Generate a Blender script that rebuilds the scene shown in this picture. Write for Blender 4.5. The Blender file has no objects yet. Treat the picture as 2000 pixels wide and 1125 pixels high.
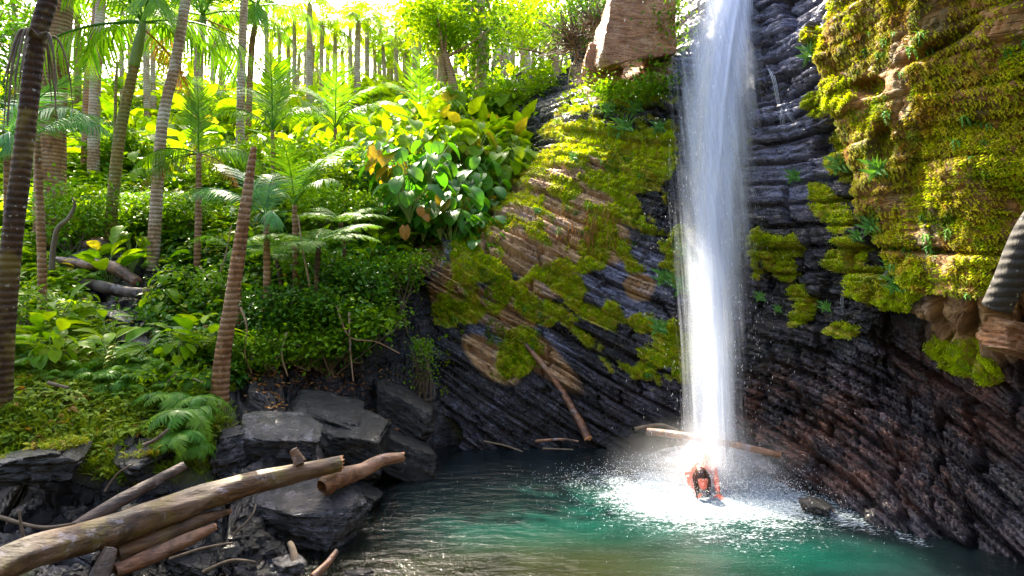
import bpy, math, random
import numpy as np
from mathutils import Vector, Matrix
random.seed(7); RG = np.random.default_rng(11)
SC = bpy.context.scene; COL = SC.collection
F = 1250.0; H = 2.4                      # focal length in photo pixels, eye height above the pool
R_ = math.radians

def P(px, py, Y):
    return np.array([(px-1000.0)/F*Y, Y, H-(py-562.5)/F*Y])

# ---------------------------------------------------------------- noise
def _h(a, b, c, s):
    n = (a*374761393 + b*668265263 + c*2147483647 + s*1274126177) & 0xFFFFFFFF
    n = ((n ^ (n >> 13))*1274126177) & 0xFFFFFFFF
    n = ((n ^ (n >> 15))*2246822519) & 0xFFFFFFFF
    return ((n ^ (n >> 16)) & 0xFFFFFF)/float(0xFFFFFF)
def hsh(a, b=0, c=0, s=0):
    a = np.asarray(a).astype(np.int64); b = np.asarray(b).astype(np.int64)+0*a; c = np.asarray(c).astype(np.int64)+0*a
    return _h(a, b, c, s)
def vn(x, y, z=0.0, s=0):
    x = np.asarray(x, float); y = np.asarray(y, float)+0*x; z = np.asarray(z, float)+0*x
    xi = np.floor(x); yi = np.floor(y); zi = np.floor(z)
    fx, fy, fz = x-xi, y-yi, z-zi
    fx = fx*fx*(3-2*fx); fy = fy*fy*(3-2*fy); fz = fz*fz*(3-2*fz)
    xi = xi.astype(np.int64); yi = yi.astype(np.int64); zi = zi.astype(np.int64)
    r = 0
    for dx in (0, 1):
        for dy in (0, 1):
            for dz in (0, 1):
                w = (fx if dx else 1-fx)*(fy if dy else 1-fy)*(fz if dz else 1-fz)
                r = r + w*_h(xi+dx, yi+dy, zi+dz, s)
    return r
def fbm(x, y, z=0.0, o=4, s=0):
    r = 0; a = .5; f = 1.0
    for k in range(o):
        r = r + a*(vn(x*f, y*f, z*f, s+k)-.5); a *= .5; f *= 2.03
    return r
def ss(a, b, x):
    t = np.clip((x-a)/(b-a), 0, 1); return t*t*(3-2*t)

def blob(px, py, lst, soft=.35):
    """union of soft ellipses (cx, cy, rx, ry, tilt in degrees, downwards to the right)"""
    r = np.zeros_like(px, float)
    for e in lst:
        cx, cy, rx, ry = e[:4]; a = R_(e[4]) if len(e) > 4 else 0
        dx = px-cx; dy = py-cy
        u = (dx*math.cos(a)+dy*math.sin(a))/rx; v = (-dx*math.sin(a)+dy*math.cos(a))/ry
        d = np.sqrt(u*u+v*v)
        r = np.maximum(r, 1-ss(1-soft, 1+soft, d))
    return r

# ---------------------------------------------------------------- mesh helpers
def mesh(name, V, Q, attrs=None, cols=None, smooth=True, T=None, midx=None):
    V = np.asarray(V, np.float32); Q = np.asarray(Q, np.int32).reshape(-1, 4)
    T = np.zeros((0, 3), np.int32) if T is None else np.asarray(T, np.int32)
    me = bpy.data.meshes.new(name)
    me.vertices.add(len(V)); me.vertices.foreach_set('co', V.ravel())
    loops = np.concatenate([Q.ravel(), T.ravel()])
    me.loops.add(len(loops)); me.loops.foreach_set('vertex_index', loops)
    n = len(Q)+len(T); me.polygons.add(n)
    st = np.concatenate([np.arange(len(Q))*4, len(Q)*4+np.arange(len(T))*3])
    me.polygons.foreach_set('loop_start', st.astype(np.int32))
    me.update(calc_edges=True)
    me.polygons.foreach_set('use_smooth', np.full(n, bool(smooth)))
    if midx is not None: me.polygons.foreach_set('material_index', np.asarray(midx, np.int32))
    for k, a in (attrs or {}).items():
        at = me.attributes.new(k, 'FLOAT', 'POINT'); at.data.foreach_set('value', np.asarray(a, np.float32).ravel())
    for k, a in (cols or {}).items():
        at = me.attributes.new(k, 'FLOAT_VECTOR', 'POINT'); at.data.foreach_set('vector', np.asarray(a, np.float32).ravel())
    return me

def ob(name, me, mat=None, parent=None, loc=None):
    o = bpy.data.objects.new(name, me)
    if mat is not None and me is not None and len(me.materials) == 0:
        for m in (mat if isinstance(mat, (list, tuple)) else [mat]): me.materials.append(m)
    COL.objects.link(o)
    if parent is not None: o.parent = parent
    if loc is not None: o.location = [float(v) for v in loc]
    return o
def tag(o, label=None, cat=None, group=None, kind=None):
    if label: o['label'] = label
    if cat: o['category'] = cat
    if group: o['group'] = group
    if kind: o['kind'] = kind
    return o
def empty(name, loc, label, cat, group=None):
    o = bpy.data.objects.new(name, None); COL.objects.link(o)
    o.location = [float(v) for v in loc]; o.empty_display_size = .1
    return tag(o, label, cat, group)

class G:
    """geometry collector (quads only), one 'rnd' value per vertex"""
    def __init__(s): s.V = []; s.Q = []; s.R = []; s.n = 0
    def add(s, V, Q, rnd=0.5):
        V = np.asarray(V, float); Q = np.asarray(Q, int)
        s.V.append(V); s.Q.append(Q+s.n); s.n += len(V)
        s.R.append(np.broadcast_to(np.asarray(rnd, float), (len(V),)))
        return s
    def scatter(s, tpl, pos, Rm, sc, rnd=None):
        tv, tq = tpl; N = len(pos)
        sc = np.asarray(sc, float)
        if sc.ndim == 1: sc = sc[:, None]
        W = np.einsum('nij,nvj->nvi', Rm, tv[None]*sc[:, None, :])+pos[:, None, :]
        Q = tq[None]+(np.arange(N)*len(tv))[:, None, None]
        r = RG.random(N) if rnd is None else rnd
        return s.add(W.reshape(-1, 3), Q.reshape(-1, 4), np.repeat(r, len(tv)))
    def mesh(s, name, smooth=True):
        return mesh(name, np.concatenate(s.V), np.concatenate(s.Q), {'rnd': np.concatenate(s.R)}, smooth=smooth)

def frames(fw, up=(0, 0, 1)):
    """rotation matrices whose x axis is fw and z axis is close to up"""
    fw = np.asarray(fw, float); fw = fw/np.linalg.norm(fw, axis=1, keepdims=True)
    up = np.broadcast_to(np.asarray(up, float), fw.shape)
    y = np.cross(up, fw); y /= (np.linalg.norm(y, axis=1, keepdims=True)+1e-9)
    z = np.cross(fw, y)
    return np.stack([fw, y, z], axis=2)

def tube(pts, rad, n=10, rough=0.0, rings=0.0, seed=0, sub=6, capend=True):
    """a tapering tube through pts; rough = bark noise, rings = palm ring relief"""
    pts = np.asarray(pts, float); rad = np.asarray(rad, float)
    k = len(pts); m = (k-1)*sub+1
    t = np.linspace(0, k-1, m); i = np.minimum(t.astype(int), k-2); f = (t-i)[:, None]
    p0 = pts[np.maximum(i-1, 0)]; p1 = pts[i]; p2 = pts[i+1]; p3 = pts[np.minimum(i+2, k-1)]
    C = .5*((2*p1)+(-p0+p2)*f+(2*p0-5*p1+4*p2-p3)*f**2+(-p0+3*p1-3*p2+p3)*f**3)
    r = np.interp(t, np.arange(k), rad)
    tg = np.gradient(C, axis=0); tg /= np.linalg.norm(tg, axis=1, keepdims=True)+1e-9
    ref = np.array([0, 0, 1.]) if abs(tg[:, 2]).mean() < .8 else np.array([0, 1., 0])
    a = np.cross(tg, ref); a /= np.linalg.norm(a, axis=1, keepdims=True)+1e-9; b = np.cross(tg, a)
    th = np.linspace(0, 2*math.pi, n, endpoint=False)
    L = np.concatenate([[0], np.cumsum(np.linalg.norm(np.diff(C, axis=0), axis=1))])
    RR = r[:, None]*np.ones((1, n))
    if rough:
        RR = RR*(1+rough*2*fbm(np.cos(th)[None]*1.3+seed*7.1, np.sin(th)[None]*1.3+0*L[:, None], L[:, None]*2.2/(.3+r.mean()*6), 3, seed))
        RR = RR+r[:, None]*rough*.35*(vn(th[None]*3.2+seed+0*L[:, None], L[:, None]*3, 0, seed+5)-.5)
    if rings:
        RR = RR*(1+rings*np.sin(L[:, None]*2*math.pi/.07))
    V = C[:, None]+RR[..., None]*(np.cos(th)[None, :, None]*a[:, None]+np.sin(th)[None, :, None]*b[:, None])
    V = V.reshape(-1, 3)
    ii, jj = np.meshgrid(np.arange(m-1), np.arange(n), indexing='ij'); j2 = (jj+1) % n
    Q = np.stack([ii*n+jj, ii*n+j2, (ii+1)*n+j2, (ii+1)*n+jj], -1).reshape(-1, 4)
    if capend:
        base = len(V)
        V = np.concatenate([V, C[:1]-tg[:1]*r[0]*.12, C[-1:]+tg[-1:]*r[-1]*.12])
        e = []
        for q in range(0, n, 2):
            e.append([base, (q+2) % n, (q+1) % n, q])
            o = (m-1)*n; e.append([base+1, o+q, o+(q+1) % n, o+(q+2) % n])
        Q = np.concatenate([Q, np.array(e)])
    return V, Q

# ---------------------------------------------------------------- leaf templates (x = length, z = up)
def leaf(nl=4, W=.35, bend=.25, fold=.12, kind='ovate'):
    V = []; Q = []
    for i in range(nl+1):
        t = i/nl
        if kind == 'ovate': w = math.sin(math.pi*min(1, t*.93+.05)**.75)*(1-.15*t)
        elif kind == 'heart': w = math.sqrt(max(0, 1-(2*t**.72-1)**2))*1.0 if t < 1 else .02
        elif kind == 'blade': w = (1-t)**.6*min(1, t*6+.3)
        w = max(w, .03)*W
        x = t; z = -bend*t*t
        bk = -.12 if (kind == 'heart' and i == 0) else 0
        if kind == 'heart' and i == 0: w = W*.45
        V += [[x+bk, -w, z+fold*w*2], [x, 0, z], [x+bk, w, z+fold*w*2]]
    for i in range(nl):
        a = i*3; Q += [[a, a+3, a+4, a+1], [a+1, a+4, a+5, a+2]]
    return np.array(V), np.array(Q)
L_SMALL = leaf(2, .32, .15, .15); L_MED = leaf(3, .34, .3, .15); L_HEART = leaf(5, .42, .35, .16, 'heart')
L_BLADE = leaf(3, .05, .35, .3, 'blade'); L_LANCE = leaf(3, .13, .4, .2)
L_BANANA = leaf(5, .24, .45, .2)
def strip(n=2, W=.05, droop=.4):
    V = []; Q = []
    for i in range(n+1):
        t = i/n; w = W*(1-t**2*.95)*(.6+.8*min(t*3, .5)); z = -droop*t*t
        V += [[t, -w, z], [t, w, z]]
    for i in range(n): a = i*2; Q.append([a, a+2, a+3, a+1])
    return np.array(V), np.array(Q)
ST3 = strip(3, .035, .35); ST1 = strip(2, .13, .12); ST2 = strip(3, .11, .3)

def frond(L=2., pairs=38, ll=.5, rise=1.1, curl=2.0, droop=.5, ang=62, lw=1.0, rach=.012, seed=0, tpl=None, prof=None, vee=.25, start=.12):
    """pinnate leaf from the origin along +x: it rises at angle rise (rad) and bends over by curl (rad)"""
    rg = np.random.default_rng(seed); g = G(); n = 24
    t = np.linspace(0, 1, n); a = rise-curl*t**1.3
    C = np.stack([np.concatenate([[0], np.cumsum(np.cos(a[:-1]))]), 0*t, np.concatenate([[0], np.cumsum(np.sin(a[:-1]))])], 1)*L/(n-1)
    V, Q = tube(C[::3].tolist()+[C[-1]] if (n-1) % 3 else C[::3], np.linspace(rach, rach*.25, len(C[::3])+(1 if (n-1) % 3 else 0)), 5, sub=3, capend=False)
    g.add(V, Q, .95)
    tt = np.linspace(start, .995, pairs)
    pc = np.stack([np.interp(tt, t, C[:, k]) for k in range(3)], 1)
    ta = np.interp(tt, t, a)
    tx = np.stack([np.cos(ta), 0*ta, np.sin(ta)], 1); nz = np.stack([-np.sin(ta), 0*ta, np.cos(ta)], 1)
    pr = prof(tt) if prof else (np.clip((tt-start)/.25, 0, 1)**.6*.55+.45)*np.clip((1.04-tt)/.4, 0, 1)**.7
    for sd in (-1, 1):
        aa = np.radians(ang-25*tt+rg.normal(0, 4, pairs))
        fw = tx*np.cos(aa)[:, None]+np.array([[0, sd, 0]])*np.sin(aa)[:, None]
        fw = fw+nz*(vee+rg.normal(0, .06, pairs))[:, None]+np.array([[0, 0, -1.]])*droop*.5
        Rm = frames(fw, nz)
        s = ll*pr*rg.uniform(.9, 1.08, pairs)
        g.scatter(tpl or ST3, pc, Rm, np.stack([s, s*lw, s], 1), rg.uniform(.2, .8, pairs))
    return g
def bipinnate(L=1.2, pairs=20, ll=.35, rise=.9, curl=1.4, seed=0, sub=11):
    """tree-fern frond: every side branch carries its own rows of leaflets"""
    pt = frond(1., sub, .17, 0., .35, .2, 75, 1.5, .008, seed+1, ST1, lambda t: np.clip((1.05-t)/.6, 0, 1)**.6, 0., .05)
    tv = np.concatenate(pt.V); tq = np.concatenate(pt.Q)
    return frond(L, pairs, ll, rise, curl, .25, 78, 1.0, .012, seed, (tv, tq), lambda t: np.sin(np.clip(t*1.02, 0, 1)**.8*math.pi)**.6*.95+.05, 0., .1)

# ---------------------------------------------------------------- node helpers
def nd(nt, typ, ins=None, **pr):
    n = nt.nodes.new(typ)
    for k, v in pr.items(): setattr(n, k, v)
    for k, v in (ins or {}).items():
        s = n.inputs[k]
        if isinstance(v, bpy.types.NodeSocket): nt.links.new(v, s)
        else: s.default_value = v
    return n
def newmat(name):
    m = bpy.data.materials.new(name); m.use_nodes = True; nt = m.node_tree; nt.nodes.clear()
    return m, nt, nd(nt, 'ShaderNodeOutputMaterial')
def c4(c): return (c[0], c[1], c[2], 1)
def mixc(nt, f, a, b, bt='MIX'):
    n = nt.nodes.new('ShaderNodeMix'); n.data_type = 'RGBA'; n.blend_type = bt
    for s, v in ((n.inputs[0], f), (n.inputs[6], a), (n.inputs[7], b)):
        if isinstance(v, bpy.types.NodeSocket): nt.links.new(v, s)
        else: s.default_value = v if not isinstance(v, (tuple, list)) else (c4(v) if len(v) == 3 else v)
    return n.outputs[2]
def mth(nt, op, a, b=0.0, c=0.0, clamp=False):
    n = nt.nodes.new('ShaderNodeMath'); n.operation = op; n.use_clamp = clamp
    for s, v in zip(n.inputs, (a, b, c)):
        if isinstance(v, bpy.types.NodeSocket): nt.links.new(v, s)
        else: s.default_value = v
    return n.outputs[0]
def ramp(nt, f, a, b, lo=0., hi=1.):
    n = nd(nt, 'ShaderNodeMapRange', {'Value': f, 'From Min': a, 'From Max': b, 'To Min': lo, 'To Max': hi}); return n.outputs[0]
def noise(nt, vec, sc, det=4, rough=.55, dist=0.):
    return nd(nt, 'ShaderNodeTexNoise', {'Vector': vec, 'Scale': sc, 'Detail': det, 'Roughness': rough, 'Distortion': dist}).outputs[0]
def vmul(nt, v, s):
    return nd(nt, 'ShaderNodeVectorMath', {0: v, 1: s}, operation='MULTIPLY').outputs[0]
def attr(nt, name, vec=False):
    return nd(nt, 'ShaderNodeAttribute', attribute_name=name).outputs['Vector' if vec else 'Fac']

def leafmat(name, a, b, tr=.55, c=None, gloss=.35, spec=.18, patch=False):
    """a..b = range of leaf colours, c = rarer colour"""
    m, nt, out = newmat(name)
    r = mth(nt, 'FRACT', mth(nt, 'ADD', attr(nt, 'rnd'), mth(nt, 'MULTIPLY', nd(nt, 'ShaderNodeObjectInfo').outputs['Random'], .31)))
    col = mixc(nt, r, a, b)
    if c: col = mixc(nt, ramp(nt, attr(nt, 'rnd'), .955, .965), col, c)
    geo = nd(nt, 'ShaderNodeNewGeometry')
    if patch:
        p1 = noise(nt, geo.outputs['Position'], 1.9, 5, .7); col = mixc(nt, ramp(nt, p1, .52, .64, 0, .85), col, c); p2 = noise(nt, geo.outputs['Position'], 2.7, 5, .7); col = mixc(nt, ramp(nt, p2, .54, .66, 0, .8), col, (.12, .26, .006))
    nz = noise(nt, geo.outputs['Position'], 9., 3)
    col = mixc(nt, 1.0, col, mixc(nt, ramp(nt, nz, .3, .7), (.7, .7, .7), (1.25, 1.25, 1.25)), 'MULTIPLY')
    pb = nd(nt, 'ShaderNodeBsdfPrincipled', {'Base Color': col, 'Roughness': gloss, 'Specular IOR Level': spec})
    tcol = mixc(nt, 1.0, col, (1.35, 1.2, .35), 'MULTIPLY')
    tl = nd(nt, 'ShaderNodeBsdfTranslucent', {'Color': tcol})
    mx = nd(nt, 'ShaderNodeMixShader', {0: tr, 1: pb.outputs[0], 2: tl.outputs[0]})
    nt.links.new(mx.outputs[0], out.inputs[0]); return m

def barkmat(name, a, b, c, ringed=False, rough=.8, moss=0.0, sc=1.0, along=False):
    m, nt, out = newmat(name)
    tc = nd(nt, 'ShaderNodeTexCoord'); v = tc.outputs['Object']
    if along:
        rv = nd(nt, 'ShaderNodeVectorRotate', {'Vector': v, 'Angle': -.64}, rotation_type='Z_AXIS').outputs[0]
        n1 = noise(nt, vmul(nt, rv, (2.6, 24, 24)), 1., 7, .68, .6)
    else: n1 = noise(nt, vmul(nt, v, (14*sc, 14*sc, 5*sc)), 1., 6, .65)
    n2 = noise(nt, v, 2.3, 4)
    col = mixc(nt, ramp(nt, n1, .38, .62), a, b); col = mixc(nt, ramp(nt, n2, .45, .65), col, c)
    hgt = n1
    if ringed:
        w = nd(nt, 'ShaderNodeTexWave', {'Vector': v, 'Scale': 4.6, 'Distortion': 1.6, 'Detail': 3., 'Detail Scale': 2.}, wave_type='BANDS', bands_direction='Z').outputs[1]
        col = mixc(nt, ramp(nt, w, .75, .95, 0, .6), col, (a[0]*.4, a[1]*.4, a[2]*.4)); hgt = mth(nt, 'SUBTRACT', n1, mth(nt, 'MULTIPLY', w, .5))
        n3 = noise(nt, v, 16., 2, .5)
        col = mixc(nt, ramp(nt, n3, .68, .72, 0, .6), col, (.5, .5, .44))
    if moss:
        n4 = noise(nt, v, 4.1, 5)
        col = mixc(nt, ramp(nt, n4, .6-moss*.2, .7-moss*.15, 0, .85), col, (.16, .11, .02))
    if along: col = mixc(nt, ramp(nt, noise(nt, v, 3.3, 5, .7), .5, .62, 0, .85), col, (.035, .016, .008)); col = mixc(nt, ramp(nt, noise(nt, v, 5.3, 5, .7), .58, .66, 0, .7), col, (.36, .30, .33))
    bp = nd(nt, 'ShaderNodeBump', {'Height': hgt, 'Strength': 1., 'Distance': .02})
    pb = nd(nt, 'ShaderNodeBsdfPrincipled', {'Base Color': col, 'Roughness': rough, 'Normal': bp.outputs[0]})
    nt.links.new(pb.outputs[0], out.inputs[0]); return m

M = {}
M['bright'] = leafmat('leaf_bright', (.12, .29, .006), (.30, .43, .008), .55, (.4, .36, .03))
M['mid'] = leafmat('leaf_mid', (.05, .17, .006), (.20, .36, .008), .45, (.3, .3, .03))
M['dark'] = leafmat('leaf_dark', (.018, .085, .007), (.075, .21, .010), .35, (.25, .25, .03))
M['heart'] = leafmat('leaf_broad', (.035, .19, .015), (.12, .32, .015), .5, (.45, .32, .02), .42, .35)
M['palm'] = leafmat('leaf_palm', (.06, .22, .012), (.17, .34, .015), .45, None, .4, .3)
M['palm_blue'] = leafmat('leaf_palm_cool', (.04, .20, .05), (.10, .28, .06), .4, None, .35, .4)
M['fern'] = leafmat('leaf_fern', (.09, .26, .03), (.18, .34, .03), .5)
M['deadleaf'] = leafmat('leaf_dead', (.30, .12, .03), (.45, .22, .06), .35)
M['mossleaf'] = leafmat('leaf_moss', (.30, .46, .001), (.60, .70, .003), .3, (.44, .34, .015), .6, .2, True)
M['mossdim'] = leafmat('leaf_moss_olive', (.20, .22, .003), (.46, .42, .008), .3, (.30, .13, .015), .6, .2, True)
M['mossgreen'] = leafmat('leaf_cliff_fern', (.05, .19, .03), (.13, .3, .04), .4, None, .5, .3)
M['grass'] = leafmat('leaf_grass', (.12, .22, .012), (.26, .34, .02), .4, (.32, .18, .04), .6, .2)
M['palmbark'] = barkmat('palm_bark', (.15, .06, .02), (.34, .16, .06), (.36, .22, .12), True)
M['palmbark_pale'] = barkmat('palm_bark_pale', (.26, .14, .07), (.44, .28, .17), (.55, .45, .36), True)
M['palmbark_dark'] = barkmat('palm_bark_dark', (.03, .012, .005), (.075, .032, .012), (.10, .055, .018), True, moss=.5)
M['palmbark_olive'] = barkmat('palm_bark_olive', (.18, .13, .03), (.3, .2, .05), (.2, .19, .05), True)
M['crownshaft'] = barkmat('crownshaft_green', (.12, .2, .03), (.2, .26, .05), (.16, .24, .05), False, .4)
M['treebark'] = barkmat('tree_bark', (.18, .09, .04), (.36, .22, .12), (.45, .33, .22))
M['logwood'] = barkmat('log_wood', (.045, .018, .007), (.21, .10, .04), (.17, .10, .06), moss=.5, rough=.4, along=True)
M['logred'] = barkmat('log_wood_red', (.10, .035, .015), (.32, .14, .065), (.34, .19, .11), rough=.4, along=True)
M['greywood'] = barkmat('log_grey', (.05, .035, .028), (.17, .11, .08), (.22, .16, .13), rough=.6, along=True)
M['twig'] = barkmat('twig', (.07, .045, .025), (.16, .11, .07), (.2, .15, .1))
M['cutwood'] = barkmat('broken_wood', (.4, .16, .05), (.6, .3, .12), (.5, .2, .08), rough=.5)
HAZE = 0.0; EXPO = 2.5
M['specklebark'] = barkmat('speckled_bark', (.008, .006, .005), (.022, .017, .015), (.03, .026, .022), True, .85, sc=.8)
# ================================================================= terrain
def tps(pts, vals, reg=1e-3):
    pts = np.asarray(pts, float); n = len(pts)
    d = np.linalg.norm(pts[:, None]-pts[None], axis=2); K = np.where(d > 0, d*d*np.log(d+1e-12), 0)
    A = np.zeros((n+3, n+3)); A[:n, :n] = K+np.eye(n)*reg*n; Pm = np.c_[np.ones(n), pts]; A[:n, n:] = Pm; A[n:, :n] = Pm.T
    w = np.linalg.solve(A, np.r_[np.asarray(vals, float), 0, 0, 0])
    def ev(X, Y):
        sh = np.shape(X); X = np.ravel(X).astype(float); Y = np.ravel(Y).astype(float); out = w[n]+w[n+1]*X+w[n+2]*Y
        for k in range(n):
            d2 = (X-pts[k, 0])**2+(Y-pts[k, 1])**2+1e-12
            out = out+w[k]*.5*d2*np.log(d2)
        return out.reshape(sh)
    return ev

# hillside: (px, py, Y) samples of the ground, read off the photo with an estimated distance
HP = [(-500,1000,4.6),(-500,800,6.5),(-500,560,11),(-500,350,18),(-500,200,28),
 (0,1010,5.2),(0,900,5.7),(0,760,6.3),(0,640,8.6),(0,500,11),(0,400,13.5),(0,290,18),(0,180,27),
 (200,1010,5.4),(200,870,6.0),(200,780,6.7),(200,640,8.6),(200,500,11),(200,400,13.5),(200,300,18),(200,200,27),
 (400,1060,5.3),(400,900,6.3),(430,775,7.3),(400,640,9.0),(400,500,11),(400,400,13.5),(400,310,18),(400,210,27),
 (600,1075,5.85),(620,930,6.6),(600,850,7.2),(600,770,8.2),(600,640,9.5),(600,520,11),(600,400,13.5),(600,310,18),(600,210,28),
 (740,960,7.5),(700,880,7.9),(780,800,8.7),(760,640,9.9),(740,500,11.2),(750,400,13),(750,300,17),(750,200,26),
 (850,885,9.3),(900,520,11.6),(900,430,12.8),(950,340,14.5),(950,250,18),(950,170,26),(1050,250,17),(1100,170,24)]
hx = [((a-1000)/F*Y, Y) for a, b, Y in HP]; hz = [H-(b-562.5)/F*Y for a, b, Y in HP]
# pool floor and the land behind the cliff: (px, Y, z)
for a, Y, z in [(560,5.3,-.12),(700,6.2,-.35),(800,7.5,-.7),(900,8.8,-.7),(1000,5.0,-.16),(1000,6.4,-.8),(1100,8,-1.2),(1400,7.5,-1.3),(1700,5.8,-.9),(1300,5,-.3),(1700,4.8,-.3),
                (1000,9.8,-.5),(1200,9.8,-.5),(1400,9.2,-.8),(1600,7.2,-.6),(1900,5.8,-.4),(2300,4.4,-.2),(1000,12,1.6),(1200,12.5,2.5),(1200,17,6.2),(1200,26,11),(1500,11,2.5),(1500,14,6),
                (1500,24,9.5),(1900,8,2.5),(1900,13,7),(1900,25,9.5),(2500,6.5,3),(2500,14,8),(900,3.6,.1),(500,3.8,.25),(0,4,.5),(1400,3.6,.1),(2000,3.4,.2),(1000,1.5,.6),(-500,2.5,.9),(2400,1.8,.6),
                (400,40,14.5),(-500,42,15),(1200,42,13.5),(2200,42,13)]:
    hx.append(((a-1000)/F*Y, Y)); hz.append(z)
wx = lambda x, y: (np.asarray(x)/(np.abs(np.asarray(y))*.35+3), np.log(np.maximum(np.asarray(y), .5))*2.2)
_hx = np.array(hx); _hw = np.stack(wx(_hx[:, 0], _hx[:, 1]), 1)
_hill = tps(_hw, hz, 2e-4)
def hill0(x, y):
    a, b = wx(x, y); return _hill(a, b)
ROCKY = [(640,820,230,75,8),(560,900,150,80,10),(700,900,120,60),(820,850,90,50),(205,535,135,62,10),(240,640,80,50,30),(60,1000,200,90),(300,1050,260,110),(520,1010,150,130),(270,880,60,30),(640,740,90,30),(730,770,150,80),(800,690,80,110)]
def rockm(px, py, x, y):
    return np.clip(blob(px, py, ROCKY, .4)+fbm(x*1.1, y*1.1, 0, 4, 3)*.8*(blob(px, py, ROCKY, .4) > .01), 0, 1)
def blocks(L, S, t, w, seed, warp=.25):
    """height of a wall of irregular slabs: L along the bed, S across it"""
    S2 = S+warp*t*3*fbm(L/w*.7, S/t*.4, 0, 3, seed+9)
    a = S2/t; i = np.floor(a); f = a-i
    ww = w*(.5+hsh(i, 3, 0, seed)*1.3)
    b = L/ww+hsh(i, 5, 0, seed)*9+.5*fbm(L/w*2, S/t*2, 0, 2, seed+4); j = np.floor(b); g = b-j
    h = hsh(i, j, 1, seed)
    tilt = (g-.5)*(hsh(i, j, 2, seed)-.5)*.9+(f-.5)*(hsh(i, j, 4, seed)-.5)*.9
    e = np.minimum(np.minimum(f, 1-f)*t, np.minimum(g, 1-g)*ww)
    crack = 1-ss(0, .16*t, e)
    return h-.5+tilt*.6-.95*crack
uu = np.concatenate([np.linspace(-2600, -400, 60)[:-1], np.linspace(-400, 1320, 480), np.linspace(1330, 3600, 60)])
yy = np.concatenate([np.linspace(.6, 3.2, 14)[:-1], np.geomspace(3.2, 11, 300), np.geomspace(11.1, 60, 130)])
U, Yg = np.meshgrid(uu, yy); X = (U-1000)/F*Yg; Z = hill0(X, Yg)
PY = 562.5+(H-Z)*F/Yg
rk = rockm(U, PY, X, Yg)
Z = Z+fbm(X*.5, Yg*.5, 0, 5, 1)*.5*ss(3, 9, Yg)+fbm(X*3, Yg*3, 0, 4, 2)*.10
below = ss(.25, -.25, Z)                                              # under water: pebbly
B1 = blocks(X*.8+Yg*.3, Z*1.0+X*.28-Yg*.35, .17, .6, 21); B2 = blocks(X*.9-Yg*.2, Z+X*.3-Yg*.3, .06, .22, 22)
Z = Z+rk*(1-below*.8)*(B1*.27+B2*.08)
Z = Z-.75*blob(U, PY, [(862, 855, 42, 34)], .5)
Z = Z-.1*ss(.0, -.3, Z)+below*(vn(X*9, Yg*9, 0, 8)-.5)*.06
nr, nc = U.shape
idx = np.arange(nr*nc).reshape(nr, nc)
Q = np.stack([idx[:-1, :-1], idx[:-1, 1:], idx[1:, 1:], idx[1:, :-1]], -1).reshape(-1, 4)
leaflit = blob(U, PY, [(640, 770, 160, 45, 10), (560, 860, 60, 60), (900, 860, 160, 30)], .5)
me_h = mesh('hillside', np.stack([X, Yg, Z], -1).reshape(-1, 3), Q, {'rock': rk, 'litter': leaflit},
            cols={'bed': np.stack([X+Yg*.3, Z*1.0+X*.28-Yg*.35, 0*X], -1)})
HG = (U, Yg, Z)
def hz_at(x, y):
    """height of the built hillside mesh (bilinear on its fan grid)"""
    x = np.asarray(x, float); y = np.asarray(y, float); u = x/y*F+1000
    fi = np.interp(y, yy, np.arange(nr)); fj = np.interp(u, uu, np.arange(nc))
    i = np.clip(fi.astype(int), 0, nr-2); j = np.clip(fj.astype(int), 0, nc-2); a = fi-i; b = fj-j
    return Z[i, j]*(1-a)*(1-b)+Z[i+1, j]*a*(1-b)+Z[i, j+1]*(1-a)*b+Z[i+1, j+1]*a*b
def ground(px, py, y0=3.6):
    """first point where the view ray through (px, py) meets the hillside"""
    ys = np.geomspace(y0, 55, 900); x = (px-1000)/F*ys; zr = H-(py-562.5)/F*ys
    hit = np.nonzero(zr <= hz_at(x, ys))[0]
    Y = ys[hit[0]] if len(hit) else 40.
    x = (px-1000)/F*Y; return np.array([x, Y, float(hz_at(x, Y))])
def gy(px, Y):
    x = (px-1000)/F*Y; return np.array([x, Y, float(hz_at(x, Y))])

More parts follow.
